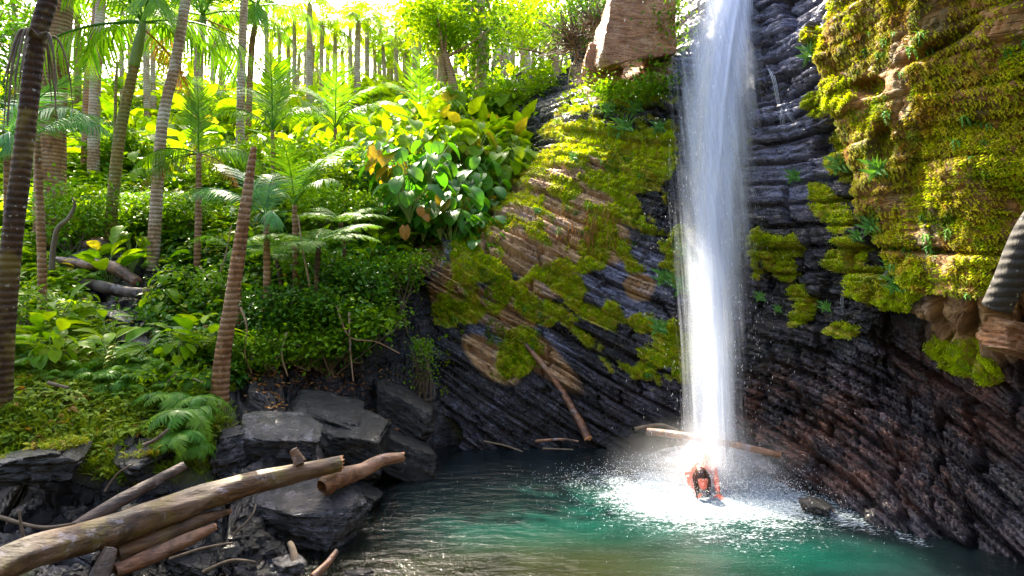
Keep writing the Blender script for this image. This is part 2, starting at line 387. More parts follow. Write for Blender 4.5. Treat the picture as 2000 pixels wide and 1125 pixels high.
# ---------------------------------------------------------------- cliff: distance as a function of (bearing, height)
CP = [(700,880,10.5),(780,600,11.5),(700,400,16),(800,300,18),
 (860,885,9.5),(1000,892,9.45),(1180,885,9.5),(1290,890,9.25),(1400,890,9.0),(1500,935,8.0),(1620,1000,6.95),(1830,1070,6.0),(2000,1122,5.4),(2300,1150,4.1),
 (850,780,9.9),(850,680,10.2),(830,560,10.7),(800,490,11.2),(900,600,10.5),(950,700,10.1),(930,470,11.2),(1000,560,10.5),(1100,650,10.2),(1100,780,9.8),(1200,760,9.65),(1200,560,10.2),
 (1300,650,9.55),(1300,780,9.35),(1400,600,9.3),(1400,780,9.1),(1500,700,8.6),(1500,850,8.3),(1600,750,8.0),(1620,880,7.5),(1750,800,7.2),(1850,900,6.5),(2000,950,5.8),(2300,900,4.6),
 (1750,660,7.4),(1850,680,6.9),(2000,720,6.2),(1700,620,7.35),
 (1980,620,5.85),(1880,600,6.15),(1800,520,6.6),(1900,400,6.05),(2000,400,5.75),(2000,200,5.6),(1800,350,6.6),(1720,400,7.1),(1680,250,7.3),(1640,80,7.6),(1800,100,6.4),(1800,-200,6.2),(2000,-200,5.5),(2300,300,4.9),(2300,600,4.9),(2300,-300,4.7),
 (1600,600,8.1),(1600,450,8.2),(1600,300,8.35),(1580,180,8.4),(1560,60,8.7),(1500,450,8.9),(1500,250,9.1),(1500,100,9.4),(1600,-150,8.8),(1450,-60,10.2),(1450,-300,13),
 (1400,300,9.6),(1400,100,10.2),(1370,0,10.8),(1300,450,9.9),(1300,250,10.4),(1280,130,10.8),(1200,350,10.7),(1200,250,11.1),(1180,190,11.5),(1100,330,11.5),(1050,400,11.6),(1000,400,12.0),
 (1060,260,13.5),(1110,190,13.5),(1000,300,16),(1200,140,14.5),(1290,90,12.5),(1330,-60,13),(900,400,15)]
cz = [H-(b-562.5)/F*Y for a, b, Y in CP]
_cl = tps([((a-1000)*.0064, z) for (a, b, Y), z in zip(CP, cz)], [math.log(Y) for a, b, Y in CP], 3e-5)
def cliff0(px, z): return np.exp(_cl((np.asarray(px, float)-1000)*.0064, np.asarray(z, float)))
cu = np.linspace(690, 2520, 640); cv = np.concatenate([np.arange(-.7, 8.4, .0225), np.arange(8.4, 11, .1)])
CU, CZ = np.meshgrid(cu, cv); CY = np.clip(cliff0(CU, CZ), 3.2, 22)
CX = (CU-1000)/F*CY
CPY = 562.5+(H-CZ)*F/CY
_x = (cu-1000)/F*cliff0(cu, 2.5+0*cu); _y = cliff0(cu, 2.5+0*cu); Lr = np.concatenate([[0], np.cumsum(np.hypot(np.diff(_x), np.diff(_y)))]); Lr -= Lr[cu.searchsorted(1000)]
Lw = Lr[None]+0*CZ
mslope = np.interp(cu, [690, 1100, 1300, 1450, 1700, 2520], [.78, .72, .5, .22, .34, .42])
Ma = np.concatenate([[0], np.cumsum((mslope[1:]+mslope[:-1])/2*np.diff(cu))])*.0064
mb = np.interp(cu, [690, 1100, 1300, 1450, 1700, 2520], [.78, .72, .42, .08, .08, .12])
Mb = np.concatenate([[0], np.cumsum((mb[1:]+mb[:-1])/2*np.diff(cu))])*.0064
k = cu.searchsorted(1450); Ma -= Ma[k]; Mb -= Mb[k]
wv = ss(2.6, 1.2, CZ)
PHI = CZ+wv*Ma[None]+(1-wv)*Mb[None]
# masks read off the photograph (where moss, dry stone and brown stone are)
MOSS_L = [(1205,265,115,75,10),(1120,300,75,110,20),(1085,420,80,70,30),(1240,400,60,130,0),(1290,300,35,60),(1250,470,100,45,28),(1345,500,45,75),(1150,430,60,110),
          (1090,560,70,60,35),(1150,620,90,50,40),(1215,680,70,50,45),(1280,660,60,50,50),(1340,700,30,50),(1295,742,14,12),(1010,690,42,55,20),(1050,590,60,40,40),
          (905,440,50,40),(930,510,45,60,15),(900,590,55,45),(965,560,40,50),(870,610,40,30),(990,400,45,50),(1250,185,70,22,8),(1030,330,40,40,-50)]
MOSS_R = [(1612,395,26,46,-38),(1640,428,24,34,-30),(1650,500,32,42,35),(1690,560,45,40,30),(1740,585,50,28),(1640,645,34,15,8),(1880,705,80,28,18),(1930,735,30,20),
          (1480,480,16,34),(1515,500,26,40),(1550,480,16,22),(1530,525,22,26),(1550,570,20,18),(1565,600,16,28),(1552,622,16,18),(1500,470,12,14),(1475,530,9,18),(1790,545,30,40),
          (1600,90,28,45,-35),(1600,205,30,25),(1640,300,22,60,-20),(1655,185,35,35)]
MASS = [(1830,180,190,330,-8),(1900,380,160,150),(1760,420,70,130,-20),(1840,530,110,40,12),(1960,120,150,300),(1690,120,70,150),(2200,200,300,420)]
TAN = [(1030,670,130,30,42),(960,700,70,30,40),(1120,430,70,120,15),(1060,540,50,40,35),(1000,600,60,40,35),(1180,470,50,50),(1230,80,75,110,-20),(1180,150,60,50),(1050,360,45,90,40),(990,470,60,60),(1090,500,50,60),(1890,640,110,60,15),(1960,600,60,70),(830,500,35,40,30),(870,560,35,55,35),(950,600,45,30,35),(1180,330,30,40),(1250,560,30,25)]
RED = [(1600,850,140,110,20),(1720,900,170,90,25),(1560,770,90,60),(1480,820,50,80),(1900,780,160,90,20)]
PALE = [(1050,640,90,12,40),(1180,510,70,22,35),(1230,600,110,22,32),(880,530,40,70,-30),(960,650,40,30),(1560,60,80,90,-40),(1540,230,70,60),(1540,330,90,70),(1290,110,45,40),(1300,540,130,35,25),(1400,80,120,120),(980,480,35,55,20)]
nz1 = fbm(Lw*1.3, CZ*1.3, 0, 5, 31); nz2 = fbm(Lw*4, CZ*4, 0, 4, 32)
mL = blob(CU, CPY, MOSS_L, .35); mR = blob(CU, CPY, MOSS_R, .25); mM = blob(CU, CPY, MASS, .15)
nz3 = fbm(Lw*11, CZ*6, 0, 4, 33)
mossL = ss(.30, .72, mL+nz1*.9+nz2*.75+nz3*.5); mossR = ss(.36, .70, mR*1.1+nz2*.6+nz3*.6); massm = ss(.35, .55, mM+nz1*.35+nz2*.2)
gaps = ss(.0, .11, fbm(Lw*2.2, PHI*3.4, 0, 4, 77)) 
mossL = mossL*(1-.8*gaps)
tanm = np.clip(blob(CU, CPY, TAN, .5)+nz1*.5-.05, 0, 1); redm = np.clip(blob(CU, CPY, RED, .6)+nz1*.6, 0, 1); palem = np.clip(blob(CU, CPY, PALE, .6)+nz1*.5, 0, 1)
# the lit mossy mass on the right ends in an overhanging lip
lip = massm
b1 = blocks(Lw*1., PHI, .30, .75, 41); b2 = blocks(Lw+.2*CZ, PHI, .105, .33, 42); b3 = blocks(Lw, PHI, .04, .15, 43, .5)
lf_ = ss(1400, 1290, CU)*ss(4.6, 3.8, CZ); b1 = b1*(1-lf_)+lf_*blocks(Lw, PHI, .27, 1.5, 141, .2)*.95; b2 = b2*(1-lf_)+lf_*blocks(Lw, PHI, .10, .6, 142, .3)*.8
va = .3+1.5*vn(Lw*.8, CZ*1.1, 0, 66); b2 = b2*va; b3 = b3*va; b1 = b1*(.5+.9*vn(Lw*.5+7, CZ*.6, 0, 67))
b1 = b1*(1-.5*mossL); b2 = b2*(1-.6*mossL)
D = .20*b1*(1-.85*lip)+.075*b2*(1-.7*lip)+.022*b3*(1-.6*lip)+fbm(Lw*.9, CZ*.9, 0, 5, 44)*(.28-.12*lf_)+fbm(Lw*9, CZ*9, 0, 3, 45)*.05
D = D+lip*(.16+fbm(Lw*1.7, CZ*2.0, 0, 6, 46)*.27)+mossL*(.01+.03*(vn(Lw*16, CZ*14, 0, 47)))+mossR*(.015+.045*vn(Lw*14, CZ*12, 0, 48))
keepf = ~(((CU < 1000) & (CPY < 300)) | ((CU < 1110) & (CPY < 140)))
cave = blob(CU, CPY, [(862, 848, 34, 30)], .25); D = D-.9*cave
hole = blob(CU, CPY, [(1712, 170, 30, 18), (1232, 128, 22, 18, -50), (1740, 280, 20, 40)], .3); D = D-.18*hole
groove = blob(CU, CPY, [(1850, 492, 150, 6, 4), (1900, 655, 14, 55), (1760, 640, 60, 20), (1850, 90, 70, 9, -30)], .8); D = D-.13*groove
Pg = np.stack([CX, CY, CZ], -1)
du = np.gradient(Pg, axis=1); dv = np.gradient(Pg, axis=0)
Nn = np.cross(du, dv); Nn /= np.linalg.norm(Nn, axis=2, keepdims=True)
hd = -Pg*np.array([1, 1, 0]); hd /= np.linalg.norm(hd, axis=2, keepdims=True)
Nn = np.where(((Nn*hd).sum(2, keepdims=True) < 0), -Nn, Nn)
Nn = Nn*.7+hd*.3; Nn /= np.linalg.norm(Nn, axis=2, keepdims=True)
CG = Pg+Nn*D[..., None]
r2, c2 = CU.shape; idx = np.arange(r2*c2).reshape(r2, c2)
Q = np.stack([idx[:-1, :-1], idx[:-1, 1:], idx[1:, 1:], idx[1:, :-1]], -1)
moss_all = np.maximum(np.maximum(mossL, mossR), massm*.85)
zone = np.stack([moss_all, tanm, redm], -1).reshape(-1, 3)
Q = Q[keepf[:-1, :-1]]
me_c = mesh('rock_cliff', CG.reshape(-1, 3), Q.reshape(-1, 4), {'pale': palem, 'mass': massm}, cols={'zone': zone, 'bed': np.stack([Lw, PHI, CZ], -1).reshape(-1, 3)})
def cliff_pt(px, py):
    """point and outward normal of the built cliff seen at (px, py)"""
    j = int(np.clip(round((px-690)/(2520-690)*639), 0, 639))
    col = CG[:, j]; p2 = 562.5+(H-col[:, 2])*F/col[:, 1]
    i = int(np.argmin(np.abs(p2-py))); return CG[i, j].copy(), Nn[i, j].copy()

# ---------------------------------------------------------------- rock materials
def rockmat(name, hillm=False, boulder=False, tone=None):
    m, nt, out = newmat(name)
    tc = nd(nt, 'ShaderNodeTexCoord'); v = tc.outputs['Object']
    bed = v if boulder else attr(nt, 'bed', True)
    sb = vmul(nt, bed, (2.8, 11., 2.8) if not boulder else (3., 3., 15.))
    n1 = noise(nt, sb, 1., 7, .62, .4); n2 = noise(nt, v, 1.7, 5, .6); n3 = noise(nt, v, 30., 5, .72)
    dk, md, lt = tone or ((.004, .003, .004), (.020, .013, .016), (.075, .068, .10))
    col = mixc(nt, ramp(nt, n1, .38, .62), dk, md)
    col = mixc(nt, ramp(nt, noise(nt, v, 6., 5, .7), .52, .68), col, lt)
    rough = ramp(nt, n2, .35, .7, .10, .34)
    if not hillm and not boulder:
        z = nd(nt, 'ShaderNodeSeparateXYZ', {0: attr(nt, 'zone', True)})
        pal = attr(nt, 'pale'); mass = attr(nt, 'mass')
        pc = mixc(nt, ramp(nt, n1, .4, .6), (.13, .13, .20), (.34, .34, .50)); col = mixc(nt, mth(nt, 'MULTIPLY', pal, ramp(nt, n3, .3, .55)), col, pc)
        rc = mixc(nt, ramp(nt, n1, .4, .62), (.04, .016, .012), (.16, .06, .035)); col = mixc(nt, mth(nt, 'MULTIPLY', z.outputs[2], ramp(nt, n2, .35, .6)), col, rc)
        tcn = mixc(nt, ramp(nt, n1, .36, .64), (.22, .10, .035), (.64, .38, .17)); tcn = mixc(nt, ramp(nt, n2, .5, .66), tcn, (.40, .26, .2))
        col = mixc(nt, ramp(nt, z.outputs[1], .25, .6), col, tcn)
        mc = mixc(nt, ramp(nt, noise(nt, v, 5., 5, .7), .4, .62), (.19, .27, .003), (.46, .30, .02))
        dkm = mixc(nt, ramp(nt, noise(nt, v, 2.4, 6, .7), .4, .6), (.11, .075, .006), (.34, .14, .02)); mc = mixc(nt, mass, mc, dkm)
        mf = ramp(nt, mth(nt, 'ADD', z.outputs[0], mth(nt, 'MULTIPLY', mth(nt, 'SUBTRACT', n3, .5), 1.1)), .3, .62)
        col = mixc(nt, mf, col, mc)
        rough = mth(nt, 'ADD', rough, mth(nt, 'MULTIPLY', mth(nt, 'MAXIMUM', mf, ramp(nt, z.outputs[1], .25, .6)), .5), clamp=True)
    if hillm:
        rk = ramp(nt, mth(nt, 'ADD', attr(nt, 'rock'), mth(nt, 'MULTIPLY', mth(nt, 'SUBTRACT', n3, .5), .5)), .3, .5)
        soil = mixc(nt, ramp(nt, noise(nt, v, 7., 6, .7), .35, .65), (.025, .022, .008), (.085, .06, .02))
        soil = mixc(nt, ramp(nt, noise(nt, v, 2., 4, .6), .45, .6), soil, (.05, .07, .01))
        col = mixc(nt, rk, soil, col); rough = mth(nt, 'MAXIMUM', rough, ramp(nt, rk, 0, 1, .9, .25))
        lf = mth(nt, 'MULTIPLY', attr(nt, 'litter'), ramp(nt, noise(nt, v, 16., 3, .6), .55, .62))
        col = mixc(nt, lf, col, (.2, .07, .03))
        # pebbles on the pool floor
        col = mixc(nt, mth(nt, 'MULTIPLY', rk, .5), col, (.01, .008, .007)); sp = nd(nt, 'ShaderNodeSeparateXYZ', {0: v}); uw = ramp(nt, sp.outputs[2], .02, -.05)
        vo = nd(nt, 'ShaderNodeTexVoronoi', {'Vector': v, 'Scale': 9.}); pb_ = mixc(nt, ramp(nt, noise(nt, v, 3.1, 3), .4, .6), (.04, .028, .006), (.14, .085, .018))
        pb_ = mixc(nt, 1., pb_, vo.outputs['Color'], 'OVERLAY')
        col = mixc(nt, uw, col, pb_)
    hgt = mth(nt, 'ADD', mth(nt, 'MULTIPLY', n1, mth(nt, 'SUBTRACT', 1.3, mth(nt, 'MULTIPLY', z.outputs[0], 1.35)) if not hillm and not boulder else 1.3), mth(nt, 'MULTIPLY', n3, .5))
    vo2 = nd(nt, 'ShaderNodeTexVoronoi', {'Vector': sb, 'Scale': 1.3}, feature='DISTANCE_TO_EDGE').outputs[0]
    hgt = mth(nt, 'ADD', hgt, mth(nt, 'MULTIPLY', ramp(nt, vo2, 0, .08), .12 if boulder else .35))
    bp = nd(nt, 'ShaderNodeBump', {'Height': hgt, 'Strength': 1., 'Distance': .055})
    pb = nd(nt, 'ShaderNodeBsdfPrincipled', {'Base Color': col, 'Roughness': rough, 'Normal': bp.outputs[0], 'Specular IOR Level': .7})
    nt.links.new(pb.outputs[0], out.inputs[0]); return m
M['cliff'] = rockmat('wet_slate_cliff'); M['hill'] = rockmat('hillside_soil_and_rock', True)
M['boulder'] = rockmat('slate_boulder', boulder=True, tone=((.008, .007, .007), (.05, .044, .050), (.15, .14, .165)))
M['boulder_dark'] = rockmat('slate_boulder_dark', boulder=True, tone=((.004, .003, .003), (.022, .018, .015), (.06, .052, .045)))
M['boulder_tan'] = rockmat('sandstone_boulder', boulder=True, tone=((.26, .10, .035), (.52, .25, .11), (.60, .36, .20)))
tag(ob('hillside', me_h, M['hill']), 'forested slope with soil, rock bank and pebbly pool floor', 'hillside', kind='structure')
tag(ob('rock_cliff', me_c, M['cliff']), 'dark layered wet rock wall with moss around the waterfall', 'cliff', kind='structure')

# ---------------------------------------------------------------- boulders
LEDGE = {}
def boulder(name, label, c, size, rot=(0, 0, 0), seed=1, mat='boulder', cuts=9, group=None, lay=.05, cat='boulder'):
    import bmesh
    rg = np.random.default_rng(seed)
    bm = bmesh.new(); bmesh.ops.create_icosphere(bm, subdivisions=5, radius=1)
    V = np.array([v.co[:] for v in bm.verts]); T = np.array([[v.index for v in f.verts] for f in bm.faces]); bm.free()
    V = V*1.25
    for k in range(cuts):
        n = rg.normal(size=3)
        if k < 6: n = np.eye(3)[k//2]*(1 if k % 2 else -1)+rg.normal(0, .16, 3)
        n /= np.linalg.norm(n); d = rg.uniform(.66, .88) if k < 6 else rg.uniform(.8, .95)
        s = V@n; V = V-np.where(s > d, s-d, 0)[:, None]*n
    V = V*np.array(size)/1.5
    N = V/np.linalg.norm(V, axis=1, keepdims=True); mn = min(size)
    V = V+N*(fbm(V[:, 0]/mn*1.1+seed, V[:, 1]/mn*1.1, V[:, 2]/mn*1.1, 5, seed)*mn*.16)[:, None]
    h = blocks(V[:, 0]+V[:, 1]*.6, V[:, 2]+.15*V[:, 0], max(lay, .02), mn*.8, seed+3)
    V = V+N*np.array([1, 1, .3])*(h*lay*.7)[:, None]
    if name == 'rock_ledge' or size[0] < .45 or mat == 'boulder_dark':
        Rm = np.array(__import__('mathutils').Euler([R_(a) for a in rot]).to_matrix()); W = V@Rm.T+np.array(c); nz_ = (N@Rm.T)[:, 2]; LEDGE[name] = LEDGE.get(name, [])+[W[nz_ > .3]]
    me = mesh(name, V, np.zeros((0, 4)), T=T, smooth=True)
    o = ob(name, me, M[mat], loc=c); o.rotation_euler = [R_(a) for a in rot]
    return tag(o, label, cat, group)
B = boulder
B('boulder', 'broad grey slate slab leaning above the long fallen log', P(545, 872, 6.75), (.74, .55, .44), (14, 8, 15), 3)
B('boulder', 'big bluish grey wet boulder at the pool edge under the log end', P(600, 1010, 6.15), (.78, .55, .44), (12, 6, -8), 5)
B('boulder', 'cracked dark slab rising between the leaf litter and the broad slab', P(640, 815, 7.7), (.9, .6, .28), (12, 14, -6), 41, 'boulder_dark')
B('boulder', 'dark slanting rock shoulder above the dark cave', P(790, 800, 8.9), (.8, .6, .4), (8, 28, 0), 42, 'boulder_dark')
B('boulder', 'narrow upright wedge of slate left of the broad slab', P(455, 885, 6.5), (.28, .4, .38), (5, -14, 10), 6)
B('boulder', 'weathered greenish grey boulder behind the broken log end', P(690, 862, 7.5), (.8, .6, .42), (10, 18, 0), 8, 'boulder_dark')
B('boulder', 'dark rounded rock sloping into the water beside the cave', P(770, 890, 8.2), (.75, .6, .45), (0, 24, 10), 9, 'boulder_dark')
B('boulder', 'dark wet rock at the waterline left of the pool', P(705, 975, 7.05), (.3, .3, .24), (0, 20, 0), 10, 'boulder_dark')
B('rock_ledge', 'thick flat topped slate ledge with moss at the far left', P(85, 905, 5.45), (.58, .5, .22), (4, -4, 20), 12, 'boulder_dark', lay=.07, cat='rock ledge')
B('rock_ledge', 'dark stepped ledge under ferns right of the flat topped ledge', P(285, 900, 6.0), (.36, .42, .22), (6, 3, -10), 13, 'boulder_dark', lay=.06, cat='rock ledge')
# beneath the mossy left ledge', P(150, 985, 5.1), (.85, .4, .22), (0, 4, 6), 14, 'boulder_dark', lay=.05, cat='rock ledge')
# poking out of grass above the ledges', P(120, 815, 6.1), (.4, .3, .14), (8, -6, 14), 15, 'boulder_dark', lay=.04, cat='rock ledge')
# below the fern clump', P(262, 850, 6.15), (.3, .25, .16), (8, 10, 0), 16)
B('boulder', 'pale grey pointed stone among driftwood at the bottom edge', P(560, 1112, 5.0), (.17, .15, .14), (10, 5, 30), 17)
B('boulder', 'flat dark stone under the logs near the bottom edge', P(370, 1105, 4.9), (.3, .2, .12), (0, 8, 0), 18, 'boulder_dark')
B('boulder', 'wet black stone at the bottom edge beside the driftwood', P(700, 1128, 5.1), (.2, .14, .08), (0, 0, 20), 19, 'boulder_dark')
B('boulder', 'small rounded brown stone below the big boulder', P(455, 1090, 5.15), (.13, .12, .1), (0, 0, 0), 20, 'boulder_dark')
B('boulder', 'low wet rock standing in the foam right of the bather', P(1590, 992, 6.85), (.26, .2, .13), (8, 4, -20), 23, 'boulder_dark')
B('boulder', 'dark rock in the spray left of the bather', P(1310, 905, 8.6), (.36, .3, .28), (0, 10, 0), 24, 'boulder_dark')
B('boulder', 'huge tan sandstone block perched at the cliff top', P(1243, 62, 10.75), (1.0, .75, 1.2), (4, 5, 8), 25, 'boulder_tan', lay=.04)
B('boulder', 'smaller tan block wedged left of the huge perched one', P(1172, 130, 11.2), (.55, .5, .55), (0, 20, 20), 26, 'boulder_tan', lay=.03)
B('boulder', 'brownish overhanging block below the leaning trunk', P(1985, 665, 5.9), (.5, .4, .28), (0, 10, 0), 28, 'boulder_tan', lay=.05)
B('boulder', 'dark slanting slab on the trail above the grass', P(232, 622, 8.5), (.42, .3, .1), (10, 18, -10), 30)
B('boulder', 'flat stone slab under the two dead logs on the trail', P(190, 505, 10.6), (.75, .5, .16), (12, 8, 0), 31)
B('boulder', 'reddish grey slab half buried below the slanting slab', P(275, 668, 8.2), (.4, .3, .08), (12, 14, 0), 32)
# ================================================================= pool water
wu = np.concatenate([np.linspace(-200, 400, 20)[:-1], np.linspace(400, 2300, 400), np.linspace(2310, 3000, 20)]); wy = np.concatenate([np.linspace(1.0, 5, 12)[:-1], np.linspace(5, 10.2, 240)])
WU, WY = np.meshgrid(wu, wy); WX = (WU-1000)/F*WY
WPY = 562.5+H*F/WY
depth = -hz_at(WX, WY)
imp = (float(P(1395, 975, 7.45)[0]), 7.5)
dd = np.sqrt(((WX-imp[0])/1.15)**2+((WY-imp[1]))**2)
foam = np.exp(-(dd/.85)**2)*.8+np.exp(-(dd/2.4)**1.5)*.52
foam = np.maximum(foam, blob(WU, WPY, [(1650, 1010, 110, 22, 20), (1780, 1052, 60, 12, 22), (1500, 960, 160, 30, 6)], .8)*.62)
foam = foam+np.clip(fbm(WX*1.3, WY*2.0, 0, 4, 61)*.35, -.2, .2)*ss(3.6, 1.5, dd)
wav = fbm(WX*2.2, WY*5, 0, 4, 62)*.018*(.6+2.2*np.exp(-(dd/1.6)**2))+np.sin(dd*13)*.006*np.exp(-dd/1.6)
r3, c3 = WU.shape; idx = np.arange(r3*c3).reshape(r3, c3)
Q = np.stack([idx[:-1, :-1], idx[:-1, 1:], idx[1:, 1:], idx[1:, :-1]], -1).reshape(-1, 4)
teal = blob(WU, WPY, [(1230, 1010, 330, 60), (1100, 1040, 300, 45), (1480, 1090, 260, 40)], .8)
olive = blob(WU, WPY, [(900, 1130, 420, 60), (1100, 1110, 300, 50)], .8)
me_w = mesh('water', np.stack([WX, WY, wav], -1).reshape(-1, 3), Q, {'depth': depth, 'foam': foam, 'teal': teal, 'olive': olive})
m, nt, out = newmat('pool_water')
v = nd(nt, 'ShaderNodeTexCoord').outputs['Object']
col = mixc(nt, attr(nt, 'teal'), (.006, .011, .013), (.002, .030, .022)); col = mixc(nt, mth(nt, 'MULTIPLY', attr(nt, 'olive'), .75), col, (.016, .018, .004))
cn = noise(nt, v, 1.6, 4); col = mixc(nt, 1., col, mixc(nt, ramp(nt, cn, .35, .65), (.7, .75, .75), (1.25, 1.2, 1.2)), 'MULTIPLY')
n1 = noise(nt, vmul(nt, v, (3., 8., 3.)), 1., 5, .6, .5); n2 = noise(nt, vmul(nt, v, (11., 30., 9.)), 1., 4, .6)
bp = nd(nt, 'ShaderNodeBump', {'Height': mth(nt, 'ADD', n1, mth(nt, 'MULTIPLY', n2, .35)), 'Strength': .7, 'Distance': .03})
fr = nd(nt, 'ShaderNodeFresnel', {'IOR': 1.33, 'Normal': bp.outputs[0]}).outputs[0]
dif = nd(nt, 'ShaderNodeBsdfDiffuse', {'Color': col}); tr = nd(nt, 'ShaderNodeBsdfTransparent', {'Color': (.38, .36, .18, 1)})
body = nd(nt, 'ShaderNodeMixShader', {0: ramp(nt, attr(nt, 'depth'), .03, .62), 1: tr.outputs[0], 2: dif.outputs[0]})
gl = nd(nt, 'ShaderNodeBsdfGlossy', {'Color': (1, 1, 1, 1), 'Roughness': .09, 'Normal': bp.outputs[0]})
surf = nd(nt, 'ShaderNodeMixShader', {0: fr, 1: body.outputs[0], 2: gl.outputs[0]})
# foam: dense near the impact, breaking into streaks of bubbles and splash marks further out
f1 = noise(nt, vmul(nt, v, (22., 60., 10.)), 1., 3, .65); f2 = noise(nt, vmul(nt, v, (5., 13., 5.)), 1., 5, .7)
fa = attr(nt, 'foam')
thr = ramp(nt, fa, 0., 1., .735, .34)
fm = mth(nt, 'ADD', mth(nt, 'MULTIPLY', f1, .6), mth(nt, 'MULTIPLY', f2, .4))
mask = nd(nt, 'ShaderNodeMapRange', {'Value': mth(nt, 'SUBTRACT', fm, thr), 'From Min': -.02, 'From Max': .07, 'To Min': 0., 'To Max': 1.}).outputs[0]
mask = mth(nt, 'MAXIMUM', mask, mth(nt, 'MULTIPLY', ramp(nt, fa, .55, 1.3, 0, 1.), ramp(nt, f2, .36, .56)))
wh = nd(nt, 'ShaderNodeBsdfDiffuse', {'Color': mixc(nt, ramp(nt, f1, .35, .65), (.07, .11, .14), (.42, .47, .53))})
fin = nd(nt, 'ShaderNodeMixShader', {0: mth(nt, 'MULTIPLY', mask, .92), 1: surf.outputs[0], 2: wh.outputs[0]})
nt.links.new(fin.outputs[0], out.inputs[0]); M['water'] = m
tag(ob('water', me_w, m), 'green plunge pool with white foam under the fall', 'water', kind='structure')

# ================================================================= waterfall
m, nt, out = newmat('falling_water')
uv = attr(nt, 'fall', True); sp = nd(nt, 'ShaderNodeSeparateXYZ', {0: uv})
s1 = noise(nt, vmul(nt, uv, (9., .32, 1.)), 1., 5, .6); s2 = noise(nt, vmul(nt, uv, (42., 1.1, 1.)), 1., 4, .65); s3 = noise(nt, vmul(nt, uv, (2.6, .8, 1.)), 1., 4, .6)
den = mth(nt, 'ADD', mth(nt, 'MULTIPLY', s1, .45), mth(nt, 'ADD', mth(nt, 'MULTIPLY', s2, .35), mth(nt, 'MULTIPLY', s3, .30)))
e = attr(nt, 'edge')
al = nd(nt, 'ShaderNodeMapRange', {'Value': mth(nt, 'ADD', den, mth(nt, 'MULTIPLY', mth(nt, 'SUBTRACT', e, .55), .62)), 'From Min': .44, 'From Max': .92, 'To Min': 0., 'To Max': .74}).outputs[0]
al = mth(nt, 'MULTIPLY', al, ramp(nt, e, 0., .3))
df = nd(nt, 'ShaderNodeBsdfDiffuse', {'Color': (.76, .80, .90, 1)}); tl = nd(nt, 'ShaderNodeBsdfTranslucent', {'Color': (.76, .80, .90, 1)})
mx = nd(nt, 'ShaderNodeMixShader', {0: .45, 1: df.outputs[0], 2: tl.outputs[0]}); tp = nd(nt, 'ShaderNodeBsdfTransparent')
fx = nd(nt, 'ShaderNodeMixShader', {0: al, 1: tp.outputs[0], 2: mx.outputs[0]}); nt.links.new(fx.outputs[0], out.inputs[0]); M['fall'] = m
wf = empty('waterfall', (2.4, 7.6, 0), 'tall silky white waterfall dropping down the dark rock wall into the pool', 'waterfall')
YF = lambda z: 7.64+np.clip(z, 0, 9)**1.25*.19
def sheet(k, grow, dy, dens, shift=0.):
    nu, nv = 46, 150; z = np.linspace(8.1, 0.02, nv); Yc = YF(z)+dy*(.35+.65*np.clip(1-z/8, 0, 1))
    py = 562.5+(H-z)*F/Yc
    l = np.interp(py, [-160, 0, 100, 200, 400, 600, 800, 930], [1385, 1384, 1356, 1338, 1331, 1332, 1328, 1316])
    r = np.interp(py, [-160, 0, 100, 200, 400, 600, 800, 930], [1492, 1483, 1477, 1471, 1457, 1453, 1459, 1476])
    u = np.linspace(0, 1, nu); c = (l+r)/2+shift; w = (r-l)/2*grow
    px = c[:, None]+w[:, None]*(2*u[None]-1)
    wob = (vn(u[None]*7+k*3.3, z[:, None]*.35, 0, 70+k)-.5)*.22+(vn(u[None]*19, z[:, None]*.9, 0, 90+k)-.5)*.07
    Yv = Yc[:, None]+wob; X = (px-1000)/F*Yc[:, None]
    V = np.stack([X, Yv, z[:, None]+0*u[None]], -1)
    ed = np.clip(1-np.abs(2*u-1)**1.6, 0, 1)[None]*dens+0*z[:, None]
    ed = ed+(.12*ss(4.0, 7, z)-.12*ss(3.5, .8, z))[:, None]*(ed > .05)
    I = np.arange(nu*nv).reshape(nv, nu)
    Qs = np.stack([I[:-1, :-1], I[:-1, 1:], I[1:, 1:], I[1:, :-1]], -1).reshape(-1, 4)
    fall = np.stack([X+k*5.7-.25*0, np.sqrt(np.clip(8.6-z, .1, 9))[:, None]*3+0*X, 0*X], -1)
    me = mesh('water_sheet', V.reshape(-1, 3), Qs, {'edge': ed}, cols={'fall': fall.reshape(-1, 3)})
    o = ob('water_sheet', me, M['fall'], wf); o.matrix_parent_inverse = Matrix.Translation((-2.4, -7.6, 0)); return o
for k, a in enumerate([(1.0, .0, .84, 0), (1.25, .14, .8, 2), (.62, -.06, .92, 6), (1.35, .3, .8, -4), (1.7, .42, .74, 2), (.42, .22, 1.0, 10), (1.1, .05, .8, -2), (1.6, -.05, .76, -3), (2.3, .5, .66, 6), (1.9, .2, .66, -6)]): sheet(k, *a)
def trickle(label, pts, r=.012, grp=None):
    r *= .35
    V, Q = [], []
    g = G()
    for kk in range(3):
        pp = [np.array(p)+np.array([(kk-1)*.022*RG.uniform(.4, 1.6), 0, 0]) for p in pts]
        a, b = tube(pp, np.linspace(r, r*.4, len(pp)), 5, .5, seed=kk); g.add(a, b)
    o = ob('water_trickle', g.mesh('water_trickle'), M['trickle']); tag(o, label, 'trickle', grp)
m, nt, out = newmat('trickling_water')
pb = nd(nt, 'ShaderNodeBsdfPrincipled', {'Base Color': (.75, .78, .85, 1), 'Roughness': .15, 'Alpha': .75}); nt.links.new(pb.outputs[0], out.inputs[0]); M['trickle'] = m
def ctr(label, ps, r):
    pts = []
    for a, b in ps:
        q, n = cliff_pt(a, b); pts.append(q+n*.02)
    trickle(label, pts, r)
ctr('thin white trickle leaving a ledge right of the waterfall', [(1496, 128), (1508, 145), (1514, 175), (1517, 215)], .016)
ctr('forked trickle dropping off the lower ledge beside the waterfall', [(1530, 195), (1538, 215), (1550, 240)], .009)
